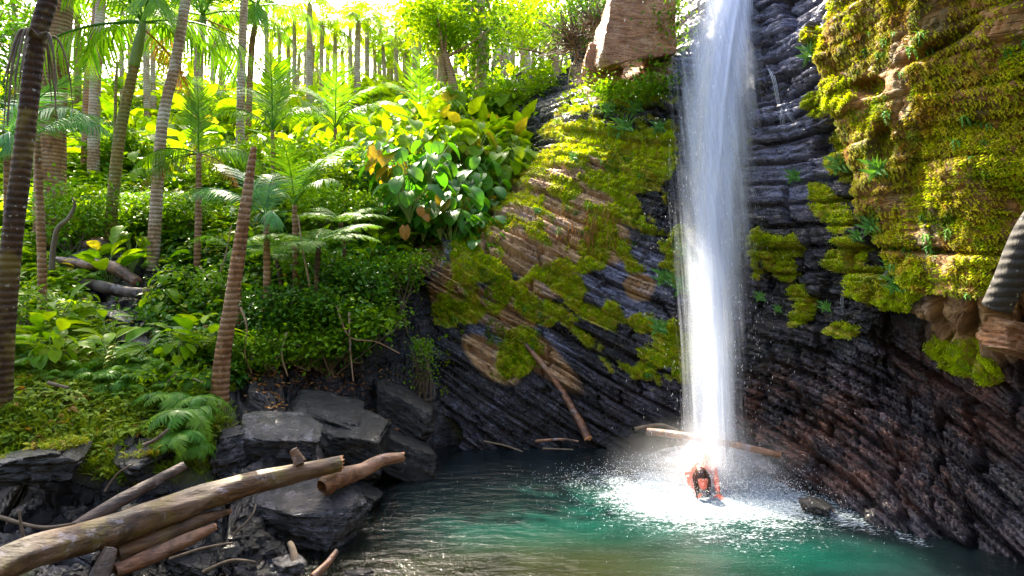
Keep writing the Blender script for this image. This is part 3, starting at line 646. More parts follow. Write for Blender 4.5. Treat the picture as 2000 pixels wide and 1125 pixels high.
ctr('short trickle over the dark ledge just right of the fall', [(1522, 195), (1530, 225), (1534, 255)], .009)
ctr('fine water thread on the wall below the yellow moss strip', [(1634, 560), (1636, 590), (1640, 625)], .006)
ctr('fine water thread beside the small right hand ferns', [(1716, 500), (1720, 520), (1724, 545)], .007)
ctr('long fine trickle just right of the waterfall', [(1472, 370), (1480, 400), (1484, 440)], .008)

# splash: a bell of broken water around the bather, spray drops and mist
g = G(); nu, nv = 60, 26
cen = P(1405, 972, 7.62); cen[2] = 0
for kk, (rr, hh) in enumerate([(.56, .50), (.85, .38), (1.3, .22)]):
    th = np.linspace(0, 2*math.pi, nu, endpoint=False)[None]; t = np.linspace(.04, 1, nv)[:, None]
    rad = rr*t*(1+.28*(vn(np.cos(th)*2.2+5*kk, np.sin(th)*2.2, t*1.5, 80+kk)-.5)); zz = hh*(1-t**2.2)*(1+.3*(vn(np.cos(th)*4, np.sin(th)*4, t*3+kk, 85)-.5))-.01
    V = np.stack([cen[0]+.06+rad*np.cos(th)*1.15, cen[1]+.48+.1*kk+rad*np.sin(th)*.85, zz+0*th], -1)
    I = np.arange(nu*nv).reshape(nv, nu); I2 = np.roll(I, -1, 1)
    g.add(V.reshape(-1, 3), np.stack([I[:-1], I2[:-1], I2[1:], I[1:]], -1).reshape(-1, 4), (np.clip(1-t, 0, 1)**.6*np.ones_like(th)).ravel()*(.9-.15*kk))
me = g.mesh('splash')
m, nt, out = newmat('splash_water'); v = nd(nt, 'ShaderNodeTexCoord').outputs['Object']
n1 = noise(nt, vmul(nt, v, (26., 26., 7.)), 1., 5, .7); n2 = noise(nt, v, 5., 4)
al = nd(nt, 'ShaderNodeMapRange', {'Value': mth(nt, 'ADD', mth(nt, 'ADD', mth(nt, 'MULTIPLY', n1, .6), mth(nt, 'MULTIPLY', n2, .4)), mth(nt, 'MULTIPLY', mth(nt, 'SUBTRACT', attr(nt, 'rnd'), .5), .5)), 'From Min': .38, 'From Max': .72, 'To Min': 0., 'To Max': .6}).outputs[0]
df = nd(nt, 'ShaderNodeBsdfDiffuse', {'Color': (.75, .79, .88, 1)}); tl = nd(nt, 'ShaderNodeBsdfTranslucent', {'Color': (.75, .79, .88, 1)})
mx = nd(nt, 'ShaderNodeMixShader', {0: .4, 1: df.outputs[0], 2: tl.outputs[0]}); tp = nd(nt, 'ShaderNodeBsdfTransparent')
fx = nd(nt, 'ShaderNodeMixShader', {0: al, 1: tp.outputs[0], 2: mx.outputs[0]}); nt.links.new(fx.outputs[0], out.inputs[0])
tag(ob('splash', me, m), 'white water bursting around the bather', 'splash', kind='stuff')
N = 9000; a = RG.uniform(0, 2*math.pi, N); rr = np.abs(RG.normal(0, .8, N)); 
pos = np.stack([cen[0]+np.cos(a)*rr*1.3, cen[1]+np.sin(a)*rr*.8, np.abs(RG.normal(0, 1, N))*.26*np.exp(-rr*.9)+.005], -1)
N2 = 1500; zf = RG.uniform(0, 7.5, N2); sidex = RG.normal(0, 1, N2); Yp = YF(zf)+RG.normal(0, .12, N2)
pos2 = np.stack([(1400-1000+sidex*62)/F*Yp, Yp, zf], -1)
ds = (np.array([[0, 0, 1.], [1, 0, 0], [0, 1, 0], [-1, 0, 0], [0, -1, 0], [0, 0, -1]]), np.array([[0, 1, 2, 3], [0, 3, 4, 1], [5, 2, 1, 4], [5, 4, 3, 2]]))
g = G(); sz = RG.uniform(.0015, .0045, N)
g.scatter(ds, pos, np.repeat(np.eye(3)[None], N, 0), np.stack([sz, sz, sz*1.3], 1))
sz = RG.uniform(.0008, .0022, N2); g.scatter(ds, pos2, np.repeat(np.eye(3)[None], N2, 0), np.stack([sz, sz, sz*9], 1))
m, nt, out = newmat('spray_drops'); pb = nd(nt, 'ShaderNodeBsdfPrincipled', {'Base Color': (.9, .92, .96, 1), 'Roughness': .2}); nt.links.new(pb.outputs[0], out.inputs[0])
tag(ob('spray', g.mesh('spray'), m), 'scattered white spray drops around the fall', 'spray', kind='stuff')
import bmesh
bm = bmesh.new(); bmesh.ops.create_icosphere(bm, subdivisions=4, radius=1); me = bpy.data.meshes.new('mist'); bm.to_mesh(me); bm.free()
m, nt, out = newmat('mist_air'); v = nd(nt, 'ShaderNodeTexCoord').outputs['Object']
ln = nd(nt, 'ShaderNodeVectorMath', {0: v}, operation='LENGTH').outputs['Value']
dn = mth(nt, 'MULTIPLY', mth(nt, 'POWER', ramp(nt, ln, 1., 0.), 2.4), ramp(nt, noise(nt, v, 3.1, 3), .3, .7, .5, 2.6))
vol = nd(nt, 'ShaderNodeVolumePrincipled', {'Color': (.95, .97, 1, 1), 'Density': dn, 'Anisotropy': .2}); nt.links.new(vol.outputs[0], out.inputs[1])
o = ob('mist', me, m, loc=(cen[0]-.05, cen[1]+.2, .2)); o.scale = (1.5, .8, .75); tag(o, 'soft white mist hanging over the foot of the waterfall', 'mist', kind='stuff')

# ================================================================= bather
def skinmat(name, c, r=.45):
    m, nt, out = newmat(name)
    pb = nd(nt, 'ShaderNodeBsdfPrincipled', {'Base Color': c4(c), 'Roughness': r, 'Subsurface Weight': .15, 'Subsurface Scale': .02, 'Subsurface Radius': (1, .4, .25)})
    nt.links.new(pb.outputs[0], out.inputs[0]); return m
M['skin'] = skinmat('wet_skin', (.72, .15, .09)); M['hair'] = skinmat('wet_brown_hair', (.045, .014, .008), .25)
pr = empty('person', (cen[0], 7.6, 0), 'person with long wet brown hair bending forward under the waterfall', 'person')
g = G()
def seg(pts, rad, n=14, sub=5): V, Q = tube(pts, rad, n, sub=sub); g.add(V, Q)
def sph(c, r3, rot=0.):
    n = 16; th = np.linspace(0, 2*math.pi, n, endpoint=False)[None]; ph = np.linspace(.02, math.pi-.02, 11)[:, None]
    V = np.stack([r3[0]*np.sin(ph)*np.cos(th), r3[1]*np.sin(ph)*np.sin(th), r3[2]*np.cos(ph)+0*th], -1)
    ca, sa = math.cos(rot), math.sin(rot); y = V[..., 1]*ca-V[..., 2]*sa; zz = V[..., 1]*sa+V[..., 2]*ca; V = np.stack([V[..., 0], y, zz], -1)+np.array(c)
    I = np.arange(n*11).reshape(11, n); I2 = np.roll(I, -1, 1)
    cap = [[I[0, q], I[0, (q+1) % n], I[0, (q+2) % n], I[0, 0]] for q in range(1, n-2)]
    g.add(V.reshape(-1, 3), np.stack([I[:-1], I2[:-1], I2[1:], I[1:]], -1).reshape(-1, 4))
hd_ = P(1370, 934, 7.36)                       # centre of the head
hx_, hy_, hz_ = hd_
sph(hd_, (.076, .092, .112), -.55); sph((hx_+.002, hy_-.05, hz_-.062), (.052, .05, .055), -.4)      # skull, jaw
sph((hx_+.002, hy_-.098, hz_-.03), (.013, .016, .022), -.5)                                          # nose
for s in (-1, 1): sph((hx_+s*.03, hy_-.088, hz_+.012), (.02, .012, .009)); sph((hx_+s*.076, hy_-.0, hz_-.02), (.01, .02, .03), -.3)   # brow, ear
sph((hx_+.002, hy_-.09, hz_-.075), (.02, .012, .009))                                               # lips
shl = np.array([hx_-.08, 7.56, .19]); shr = np.array([hx_+.22, 7.60, .27]); ch = (shl+shr)/2+np.array([.02, .05, .03])
seg([hd_+[0, .04, -.01], (hd_+ch)/2+[0, .02, .01], ch], [.05, .048, .075])
seg([ch+[-.02, -.02, -.03], ch+[.04, .12, .0], ch+[.13, .26, -.01], ch+[.21, .40, -.14], ch+[.24, .46, -.26]], [.10, .145, .125, .15, .15])
seg([shl+[-.01, 0, -.01], ch+[-.05, .04, -.01], ch+[.05, .04, -.01], shr], [.058, .085, .085, .058])
for s_, sh_, hand in ((-1, shl, np.array([hx_-.03, 7.44, .02])), (1, shr, np.array([hx_+.20, 7.36, .02]))):
    el = (sh_+hand)/2+np.array([s_*.012, .05, -.01])
    seg([sh_, el, hand+[0, .02, .03]], [.05, .036, .024])
    sph(hand+[0, -.01, -.01], (.036, .045, .02))
    for q in range(4):
        b = hand+np.array([(q-1.5)*.019, -.045, -.008]); ln_ = [.055, .068, .064, .048][q]
        seg([b, b+[0, -ln_*.6, -.008], b+[0, -ln_, -.03]], [.0095, .009, .0075], 8, 3)
    b = hand+np.array([-s_*.03, -.005, -.005]); seg([b, b+[-s_*.028, -.022, -.008], b+[-s_*.036, -.05, -.02]], [.011, .01, .008], 8, 3)
hip = ch+[.24, .44, -.26]
for s_ in (-1, 1):
    kn = hip+[s_*.13, -.36, -.28]; seg([hip+[s_*.08, 0, 0], hip+[s_*.11, -.18, -.13], kn], [.1, .09, .06]); seg([kn, kn+[0, .2, -.06], kn+[0, .42, -.08]], [.058, .055, .038]); seg([kn+[0, .42, -.08], kn+[0, .5, -.12]], [.035, .025])
body = ob('body', g.mesh('body'), M['skin']); body.parent = pr; body.matrix_parent_inverse = Matrix.Translation((-cen[0], -7.6, 0))
rm = body.modifiers.new('blend', 'REMESH'); rm.mode = 'VOXEL'; rm.voxel_size = .0075; rm.use_smooth_shade = True
sm = body.modifiers.new('soft', 'SMOOTH'); sm.factor = .5; sm.iterations = 3
g = G()
n = 20; th = np.linspace(0, 2*math.pi, n, endpoint=False)[None]; ph = np.linspace(.02, 1.75, 12)[:, None]
V = np.stack([.086*np.sin(ph)*np.cos(th), .105*np.sin(ph)*np.sin(th), .112*np.cos(ph)+0*th], -1)
zc = V[..., 2].copy(); V[..., 1] += np.where((V[..., 1] < 0) & (zc < -.015), .05, 0)
V = V+np.array([hx_, hy_+.012, hz_+.014]); I = np.arange(n*12).reshape(12, n); I2 = np.roll(I, -1, 1)
g.add(V.reshape(-1, 3), np.stack([I[:-1], I2[:-1], I2[1:], I[1:]], -1).reshape(-1, 4))
rg = np.random.default_rng(5)
for q in range(46):
    s_ = -1 if q % 2 else 1; t = rg.random(); x0 = s_*rg.uniform(.062, .086)
    p0 = np.array([hx_+x0*.8, hy_-.035+.09*t, hz_+.055]); p1 = np.array([hx_+x0, hy_-.055+.08*t, hz_-.02]); ln_ = rg.uniform(.09, .22 if s_ < 0 else .17)
    p2 = p1+[rg.normal(0, .008)+(-s_*.01), -.03, -ln_*.6]; p3 = p2+[rg.normal(0, .01), -.01, -ln_*.4]
    V, Q = tube([p0, p1, p2, p3], [.011, .012, .008, .002], 6, .2, seed=q, sub=4); g.add(V, Q)
o = ob('hair', g.mesh('hair'), M['hair']); o.parent = pr; o.matrix_parent_inverse = Matrix.Translation((-cen[0], -7.6, 0))

# ================================================================= logs and driftwood
def log(name, label, cat, pts, rad, mat, rough=.16, n=18, seed=1, grp=None, end=None, sub=10):
    base = np.array(pts[0]); L = [np.array(p)-base for p in pts]
    V, Q = tube(L, rad, n, rough, seed=seed, sub=sub, capend=not end)
    if not end:
        o = ob(name, mesh(name, V, Q), M[mat], loc=base); return tag(o, label, cat, grp)
    e = empty(name, base, label, cat, grp); ob('bark', mesh('bark', V, Q), M[mat], e)
    # splintered end: a ring of uneven spikes closing over the pith
    C = L[-1]; t = L[-1]-L[-2]; t = t/np.linalg.norm(t); ring = V[-n:]; g = G(); rg = np.random.default_rng(seed)
    ring2 = ring+t*(rg.uniform(-.1, .55, n)[:, None])*rad[-1]; mid = C+(ring-C)*.45+t*(rg.uniform(-.5, .35, n)[:, None])*rad[-1]; cc = C+(ring-C)*.05
    W = np.concatenate([ring, ring2, mid, cc]); i = np.arange(n); j = (i+1) % n
    g.add(W, np.concatenate([np.stack([i+k*n, j+k*n, j+(k+1)*n, i+(k+1)*n], 1) for k in range(3)]))
    ob('broken_end', g.mesh('broken_end', False), M[end], e); return e
big = log('fallen_log', 'thickest long barkless log slanting across the lower left corner', 'log',
    [P(-90, 1150, 3.75), P(60, 1082, 4.2), P(200, 1040, 4.65), P(345, 992, 5.1), P(500, 942, 5.6), P(662, 905, 6.1)], [.105, .104, .11, .12, .096, .084], 'logwood', .34, 30, 3, end='cutwood', sub=16)
bl = P(-90, 1150, 3.75)
for (a, b, Y, r, s) in [(574, 882, 5.82, .04, 3)]:
    V, Q = tube([P(a+14, b+22, Y)-bl, P(a+4, b+5, Y)-bl, P(a-2, b-4, Y)-bl], [r*1.5, r, r*.9], 12, .6, seed=s, sub=6); ob('branch_stub', mesh('branch_stub', V, Q), M['logwood'], big)
lb = log('broken_branch_log', 'shorter forked log reaching over the pool beyond the big log end', 'log',
    [P(628, 950, 6.0), P(662, 932, 6.2), P(705, 920, 6.4), P(745, 900, 6.6), P(785, 893, 6.75)], [.06, .095, .075, .065, .05], 'logred', .25, 18, 6, end='cutwood')
V, Q = tube([P(650, 940, 6.1)-P(628, 950, 6.0), P(644, 955, 6.1)-P(628, 950, 6.0), P(630, 967, 6.15)-P(628, 950, 6.0)], [.08, .05, .02], 10, .3, seed=4); ob('branch_stub', mesh('branch_stub', V, Q), M['logred'], lb)
log('thin_log', 'thin cracked grey brown log lying behind the thickest log', 'log', [P(40, 1090, 4.85), P(130, 1040, 5.0), P(240, 975, 5.3), P(358, 910, 5.75)], [.035, .045, .055, .042], 'greywood', .22, 14, 12, end='greywood')
log('fallen_log', 'yellowish forked log directly beneath the thickest log', 'log', [P(230, 1082, 4.75), P(310, 1052, 4.95), P(380, 1020, 5.15), P(450, 998, 5.4)], [.075, .075, .055, .02], 'logwood', .2, 16, 15, end='cutwood')
log('fallen_log', 'lowest reddish broken log with splintered tip under the forked one', 'log', [P(225, 1115, 4.6), P(300, 1085, 4.8), P(370, 1052, 5.0), P(418, 1030, 5.15)], [.05, .055, .05, .03], 'logred', .3, 14, 18, end='cutwood')
for lab, pts, r in [('slim dry stick crossing over the lowest reddish log', [(330, 1092, 4.7), (400, 1070, 4.8), (455, 1060, 4.9)], .012), ('thin rooty stick among the stones under the log end', [(455, 1045, 5.2), (490, 1010, 5.3), (500, 985, 5.4)], .012), ('pale splintered stick on the wet stones near the bottom edge', [(395, 1118, 4.7), (450, 1095, 4.85), (500, 1098, 4.9)], .014),
    ('dark stick lying across the shadowed hollow at left', [(0, 1010, 4.9), (80, 1030, 4.9), (150, 1022, 5.0)], .018), ('slender twig rising between the thin log and the ledge', [(205, 960, 5.4), (230, 925, 5.45), (262, 905, 5.5)], .01)]:
    log('driftwood', lab, 'driftwood', [P(*p) for p in pts], list(np.linspace(r, r*.6, len(pts))), 'twig', .25, 7, int(pts[0][0]) % 50)
log('wood_stump', 'dark upright chunk of wood propping the logs at the bottom edge', 'stump', [P(190, 1135, 4.45), P(205, 1100, 4.5), P(218, 1070, 4.55)], [.07, .06, .045], 'greywood', .35, 14, 22)
log('fallen_log', 'slim pale log wedged behind the falling water', 'log', [P(1265, 843, 8.35), P(1330, 850, 8.1), P(1420, 866, 7.75), P(1522, 889, 7.6)], [.05, .046, .042, .036], 'logred', .15, 14, 25, end='cutwood')
def on_cliff(ps, off): return [cliff_pt(a, b)[0]+cliff_pt(a, b)[1]*off for a, b in ps]
log('fallen_log', 'orange stained rotten log sliding down the slab left of the fall', 'log', on_cliff([(938, 590), (985, 630), (1040, 690), (1095, 760), (1148, 855)], .06), [.022, .032, .036, .045, .065], 'logred', .4, 16, 28, end='cutwood')
log('leaning_trunk', 'speckled dark trunk sticking in from the right edge of the picture', 'trunk', [P(2045, 400, 4.5), P(2010, 455, 4.55), P(1975, 540, 4.65), P(1946, 600, 4.75)], [.09, .095, .10, .098], 'specklebark', .10, 22, 30)
log('dead_log', 'upper dead log across the flat trail slab on the left slope', 'log', [P(112, 508, 10.2), P(160, 515, 10.1), P(220, 522, 10.0), P(268, 552, 9.8)], [.06, .08, .1, .08], 'logred', .2, 14, 33)
log('dead_log', 'lower dead log across the flat trail slab on the left slope', 'log', [P(140, 545, 9.8), P(200, 560, 9.7), P(265, 572, 9.5), P(315, 572, 9.4)], [.06, .09, .08, .04], 'greywood', .2, 14, 35)
log('dead_log', 'small gnarled rotten log above the trail slab', 'log', [P(165, 478, 11), P(195, 472, 11), P(225, 488, 10.9)], [.07, .08, .05], 'logred', .3, 12, 36)
log('dead_branch', 'crooked dead sapling standing left of the trail slab', 'branch', [gy(98, 9.5), P(108, 460, 9.5), P(135, 425, 9.5), P(146, 400, 9.5), P(140, 385, 9.5)], [.045, .035, .03, .02, .01], 'twig', .2, 8, 38)
for lab, pts, r in [('forked pale driftwood stick at the bottom edge left of the pebbles', [(578, 1108, 5.0), (572, 1075, 5.1), (566, 1060, 5.15)], .035),
    ('red brown driftwood stick lying right of the pale stone', [(612, 1128, 5.0), (640, 1100, 5.1), (658, 1076, 5.2)], .035),
    ('thin bare stick standing in the dark hollow at far left', [(52, 1080, 4.6), (42, 1030, 4.6), (36, 995, 4.6)], .012),
    ('short thin stick reaching left from the dark hollow', [(52, 1082, 4.6), (20, 1072, 4.6)], .01),
    ('pale broken stick leaning on the grassy ledge', [(280, 870, 5.7), (305, 858, 5.75), (330, 838, 5.8)], .02),
    ('pinkish stick lying in the grass above the left ledge', [(95, 748, 6.3), (135, 758, 6.25)], .02),
    ('thin driftwood twig by the far waterline', [(945, 862, 9.2), (985, 870, 9.1), (1020, 882, 9.0)], .016),
    ('orange driftwood splinter by the far waterline', [(1045, 862, 9.15), (1095, 858, 9.15), (1130, 862, 9.1)], .022),
    ('bleached splinter floating against the far bank', [(1060, 876, 9.1), (1120, 878, 9.0)], .014),
    ('dark root snag under the wedged pale log', [(1240, 838, 8.9), (1290, 830, 8.9), (1325, 842, 8.8)], .03)]:
    log('driftwood', lab, 'driftwood', [P(*p) for p in pts], list(np.linspace(r, r*.6, len(pts))), 'logred' if 'red' in lab or 'orange' in lab else 'twig', .25, 9, int(pts[0][0]) % 50, end=None)
# ================================================================= palms
def fro(name, **k): return frond(**k).mesh(name)
FR = [fro('frond', L=1., pairs=40, ll=.30, rise=r, curl=c, droop=dr, seed=i, lw=1., rach=.010, vee=ve) for i, (r, c, dr, ve) in enumerate([(1.25, 1.1, .5, .3), (.85, 1.5, .8, .15), (.35, 1.5, 1.2, .05), (-.1, 1.2, 1.4, 0.), (1.45, .35, .1, .35)])]
for f in FR: f.materials.append(M['palm'])
FRB = [f.copy() for f in FR]
for f in FRB: f.materials.clear(); f.materials.append(M['palm_blue'])
FRD = fro('frond', L=1., pairs=30, ll=.26, rise=-.2, curl=1.0, droop=1.5, seed=9, lw=.8); FRD.materials.append(M['deadleaf'])
def addfrond(par, rel, az, L, kind, setm=None, name='frond', roll=0., pitch=0.):
    o = bpy.data.objects.new(name, (setm or FR)[kind] if kind >= 0 else FRD); COL.objects.link(o); o.parent = par
    o.location = [float(v) for v in rel]; o.rotation_euler = (roll, pitch, az); o.scale = (L, L, L); return o
def palm(label, pts, rad, mat, crown=None, shaft=0., grp=None, n=12, L=1.6, name='palm_tree', dead=0, setm=None, skirt=0):
    """pts from the ground up; crown = True puts a full crown on the last point"""
    base = np.array(pts[0]); rel = [np.array(p)-base for p in pts]
    e = empty(name, base, label, 'palm', grp)
    V, Q = tube(rel, rad, 14, .06, .008, seed=int(abs(base[0]*10)) % 90, sub=22 if len(pts) < 4 else 16); ob('trunk', mesh('trunk', V, Q), M[mat], e)
    top = rel[-1]
    if shaft:
        d = rel[-1]-rel[-2]; d /= np.linalg.norm(d); V, Q = tube([top, top+d*shaft*.5, top+d*shaft], [rad[-1]*1.15, rad[-1]*1.1, rad[-1]*.7], 12, sub=5); ob('crownshaft', mesh('crownshaft', V, Q), M['crownshaft'], e); top = top+d*shaft
    if crown:
        rg = np.random.default_rng(int(abs(base[0]*100)))
        for k in range(n):
            az = k*2.399+rg.uniform(-.2, .2); kd = 0 if k < n*.3 else 1 if k < n*.6 else 2 if k < n*.85 else 3
            addfrond(e, top, az, L*rg.uniform(.85, 1.1), kd, setm)
        for k in range(dead): addfrond(e, top-[0, 0, .1], rg.uniform(0, 6.28), L*.7, -1)
    for k in range(skirt):
        rg = np.random.default_rng(k+50); a = rg.uniform(0, 6.28); q = np.array([math.cos(a), math.sin(a), 0])*rad[-1]*1.5
        V, Q = tube([top+q, top+q*2.4+[0, 0, .05], top+q*3+[0, 0, -.5*rg.uniform(.5, 1.2)], top+q*3.2+[0, 0, -1.*rg.uniform(.5, 1.1)]], [.02, .015, .01, .004], 5, .2, seed=k); ob('dead_flower_stalk', mesh('dead_flower_stalk', V, Q), M['twig'], e)
    return e
def pp(*l): return [gy(l[0][0], l[0][1])]+[P(*q) for q in l[1:]]
e = palm('thick dark ringed palm trunk at the far left edge of the frame', [gy(0, 6.2), P(16, 540, 6.15), P(45, 300, 6.1), P(72, 80, 6.1), P(105, -60, 6.1), P(140, -420, 6.1)], [.10, .09, .082, .076, .08, .07], 'palmbark_dark', True, .7, n=12, L=2.2)
rg = np.random.default_rng(3)
for k in range(16):
    q = P(75+rg.uniform(-8, 8), 75, 6.05)-gy(0, 6.2); a = rg.uniform(0, 6.28); w = np.array([math.cos(a), math.sin(a), 0])
    V, Q = tube([q, q+w*.13+[0, 0, .03], q+w*.22+[0, 0, -.3*rg.uniform(.5, 1.3)], q+w*.26+[0, 0, -.85*rg.uniform(.4, 1.2)]], [.016, .012, .008, .003], 5, .2, seed=k); ob('dead_flower_stalk', mesh('dead_flower_stalk', V, Q), M['twig'], e)
palm('very thick reddish brown trunk behind the far left palm', pp((98, 11.5), (100, 200, 11.5), (112, 60, 11.5), (118, -60, 11.5), (124, -260, 11.5)), [.26, .24, .23, .22, .18], 'palmbark', True, .8, n=12, L=2.4)
palm('pale mottled palm trunk, right one of the crossing pair at left', pp((182, 15), (186, 170, 15), (194, 60, 15), (200, -70, 15)), [.13, .12, .11, .10], 'palmbark_pale', True, .5, n=10, L=2.2)
palm('brown mottled palm trunk, left one of the crossing pair at left', pp((168, 15.4), (174, 150, 15.4), (188, 40, 15.4), (196, -120, 15.4)), [.12, .11, .1, .09], 'palmbark', True, .5, n=10, L=2.2)
palm('olive green leaning palm with spreading crown in the upper left', pp((210, 11.2), (232, 280, 11), (262, 130, 10.9)), [.10, .092, .075], 'palmbark_olive', True, .75, n=13, L=2.3, dead=1)
palm('grey ringed palm trunk rising out of frame beside the olive one', pp((298, 10.6), (315, 260, 10.4), (345, 110, 10.3), (372, -60, 10.3), (395, -200, 10.3)), [.10, .085, .078, .07, .065], 'palmbark_pale', True, .5, n=9, L=2.0)
palm('tan palm with long arching frond top left of centre', pp((388, 16.5), (388, 130, 16.3), (394, 62, 16.2)), [.12, .11, .09], 'palmbark_pale', True, .4, n=12, L=2.6, dead=2)
palm('tall straight grey and brown palm trunk left of centre', pp((468, 15), (472, 120, 14.8), (480, -60, 14.8), (483, -150, 14.8)), [.10, .09, .08, .075], 'palmbark_pale', True, .6, n=11, L=2.2)
palm('orange brown slim palm just right of the tall straight trunk', pp((482, 16.5), (490, 120, 16.5), (499, 42, 16.5)), [.08, .075, .065], 'palmbark', True, .4, n=11, L=2.2)
palm('slim green stemmed young palm between the left pair and olive palm', pp((222, 13), (226, 180, 13), (230, 120, 13)), [.03, .03, .025], 'palmbark_olive')
b9 = log('broken_palm_trunk', 'headless leaning palm trunk with pointed top beside the rock bank', 'dead palm', [gy(426, 7.25)-[0, 0, .1], P(436, 690, 7.25), P(452, 590, 7.2), P(470, 470, 7.2), P(484, 370, 7.2), P(496, 287, 7.2)], [.115, .085, .078, .07, .055, .03], 'palmbark', .10, 18, 41, sub=16)
# young palms
def young(label, base, fr, blue=False, trunk=None, name='young_palm'):
    e = empty(name, base, label, 'young palm')
    if trunk is None: trunk = base+np.array([0, 0, .25])
    V, Q = tube([[0, 0, -.1], (trunk-base)*.5+[.01, 0, 0], trunk-base], [.055, .05, .035], 10, .15, .02, seed=3); ob('trunk', mesh('trunk', V, Q), M['palmbark'], e)
    for (az, L, kd, pitch) in fr: addfrond(e, trunk-base, R_(az), L, kd, FRB if blue else FR, pitch=R_(pitch))
    return e
t = P(388, 300, 10); young('young palm with one big upright feather frond behind the headless trunk', gy(384, 10.1), [(-75, 1.15, 4, -8), (105, 1.0, 4, -12), (0, 1.2, 2, 0), (180, 1.2, 2, 0), (200, 1.0, 3, 0), (-20, 1.0, -1, 0), (190, 1.1, -1, 0)], trunk=t)
young('young palm with tall fanned fronds right of the headless trunk top', gy(535, 12.5), [(-80, 1.6, 4, -6), (60, 1.5, 4, 5), (180, 1.4, 1, 0), (-10, 1.4, 1, 0), (140, 1.5, 0, 0)], trunk=P(532, 255, 12.5))
young('low palm with drooping cool green fronds left behind the headless trunk', gy(520, 8.8), [(195, 1.25, 1, 0), (165, 1.15, 0, 0), (215, 1.1, 1, 0), (100, 1.1, 0, 0), (-60, .9, 2, 0)], True, trunk=P(520, 425, 8.8))
young('low palm with long grey green frond pointing up right', gy(578, 9.6), [(20, 1.4, 0, 0), (-30, 1.1, 1, 0), (-85, 1.2, 0, 0), (150, 1.1, 1, 0), (60, 1.3, 0, 0)], False, trunk=P(575, 400, 9.6))
young('palm with cool green fronds touching the far left edge', gy(14, 7.4), [(-15, 1.3, 1, 0), (15, 1.3, 0, 0), (-50, 1.1, 2, 0), (180, 1.3, 1, 0), (90, 1.3, 0, 0), (220, 1.1, 2, 0)], True, trunk=P(14, 285, 7.4))
young('small palm with bluish frond right of the far left trunk', gy(85, 8.4), [(0, 1.1, 2, -14), (20, 1.0, 1, 0), (-70, .8, 1, 0), (150, .9, 1, 0)], True, trunk=P(72, 262, 8.4))
young('bright young palm on the shaded slope under the skyline', gy(660, 14), [(-70, 1.5, 4, 0), (20, 1.5, 0, 0), (160, 1.5, 0, 0), (-20, 1.4, 1, 0), (200, 1.3, 1, 0)], trunk=P(655, 250, 14))
young('bright young palm above the centre of the broad leaved bank', gy(820, 16), [(-80, 1.7, 4, 0), (30, 1.6, 0, 0), (150, 1.6, 0, 0), (-15, 1.4, 1, 0), (195, 1.4, 1, 0)], trunk=P(820, 235, 16))
young('small palm with dark fronds near the headless trunk foot', gy(470, 8.6), [(170, .7, 1, 0), (30, .8, 1, 0), (-60, .7, 2, 0)], trunk=P(455, 490, 8.6))
# skyline palms
crownm = G()
rg = np.random.default_rng(2)
for k in range(13):
    f = frond(1., 20, .36, [1.2, .8, .3, -.2][min(3, k//4)], 1.5, 1.2, 62, 1.5, .012, k); V = np.concatenate(f.V); az = k*2.399
    c, s = math.cos(az), math.sin(az); W = V.copy(); W[:, 0] = V[:, 0]*c-V[:, 1]*s; W[:, 1] = V[:, 0]*s+V[:, 1]*c
    crownm.add(W*rg.uniform(.8, 1.1), np.concatenate(f.Q), rg.random())
crown_me = crownm.mesh('crown'); crown_me.materials.append(M['bright'])
def bgpalm(px, Y, pyt, r=.09, L=1.9, L2=.58, lean=0, mat='palmbark_pale', label=None, grp='slender palms on the bright skyline'):
    b = gy(px, Y); t = P(px+lean, pyt, Y); e = empty('palm_tree', b, label or 'slender pale palm among the bright trees on the skyline', 'palm', grp)
    V, Q = tube([[0, 0, -.2], (t-b)*.5+[.05*RG.normal(), 0, 0], t-b], [r*1.15, r, r*.8], 8, .05, seed=int(px), sub=8); ob('trunk', mesh('trunk', V, Q), M[mat], e)
    o = ob('crown', crown_me, parent=e); o.location = t-b; L *= L2; o.scale = (L, L, L); o.rotation_euler = (RG.normal()*.1, RG.normal()*.1, RG.uniform(0, 6.28))
for a in [(290, 20, -40, .1, 2.2), (302, 22, 20, .08, 2), (420, 24, 20), (545, 26, 60, .09, 2.1), (562, 27, 75), (605, 21, 10, .11, 2.2), (612, 25, 90, .09, 1.8), (640, 27, 80), (655, 24, 60), (668, 28, 100), (700, 22, 45, .11, 2.1), (716, 24, 20), (730, 28, 80),
          (742, 27, 60), (775, 26, 30), (790, 28, 110), (820, 23, 70, .11), (835, 26, 150, .1, 1.5), (905, 26, 60), (520, 23, 0, .08, 2.2), (585, 30, 110), (690, 30, 130), (760, 30, 130), (800, 30, 60), (1000, 26, 70), (1040, 28, 60), (350, 26, -30), (440, 28, 60), (240, 25, 0), (130, 24, -60), (575, 23, 40, .08), (596, 29, 60), (630, 23, 50, .08), (684, 26, 30), (748, 24, 90, .08, 1.6), (766, 29, 100), (806, 25, 40), (850, 24, 60), (892, 28, 30), (950, 26, 40), (970, 28, 90), (1030, 24, 30, .1), (1060, 26, 60), (1100, 25, 80), (915, 23, 100, .07, 1.4)]: bgpalm(*a)

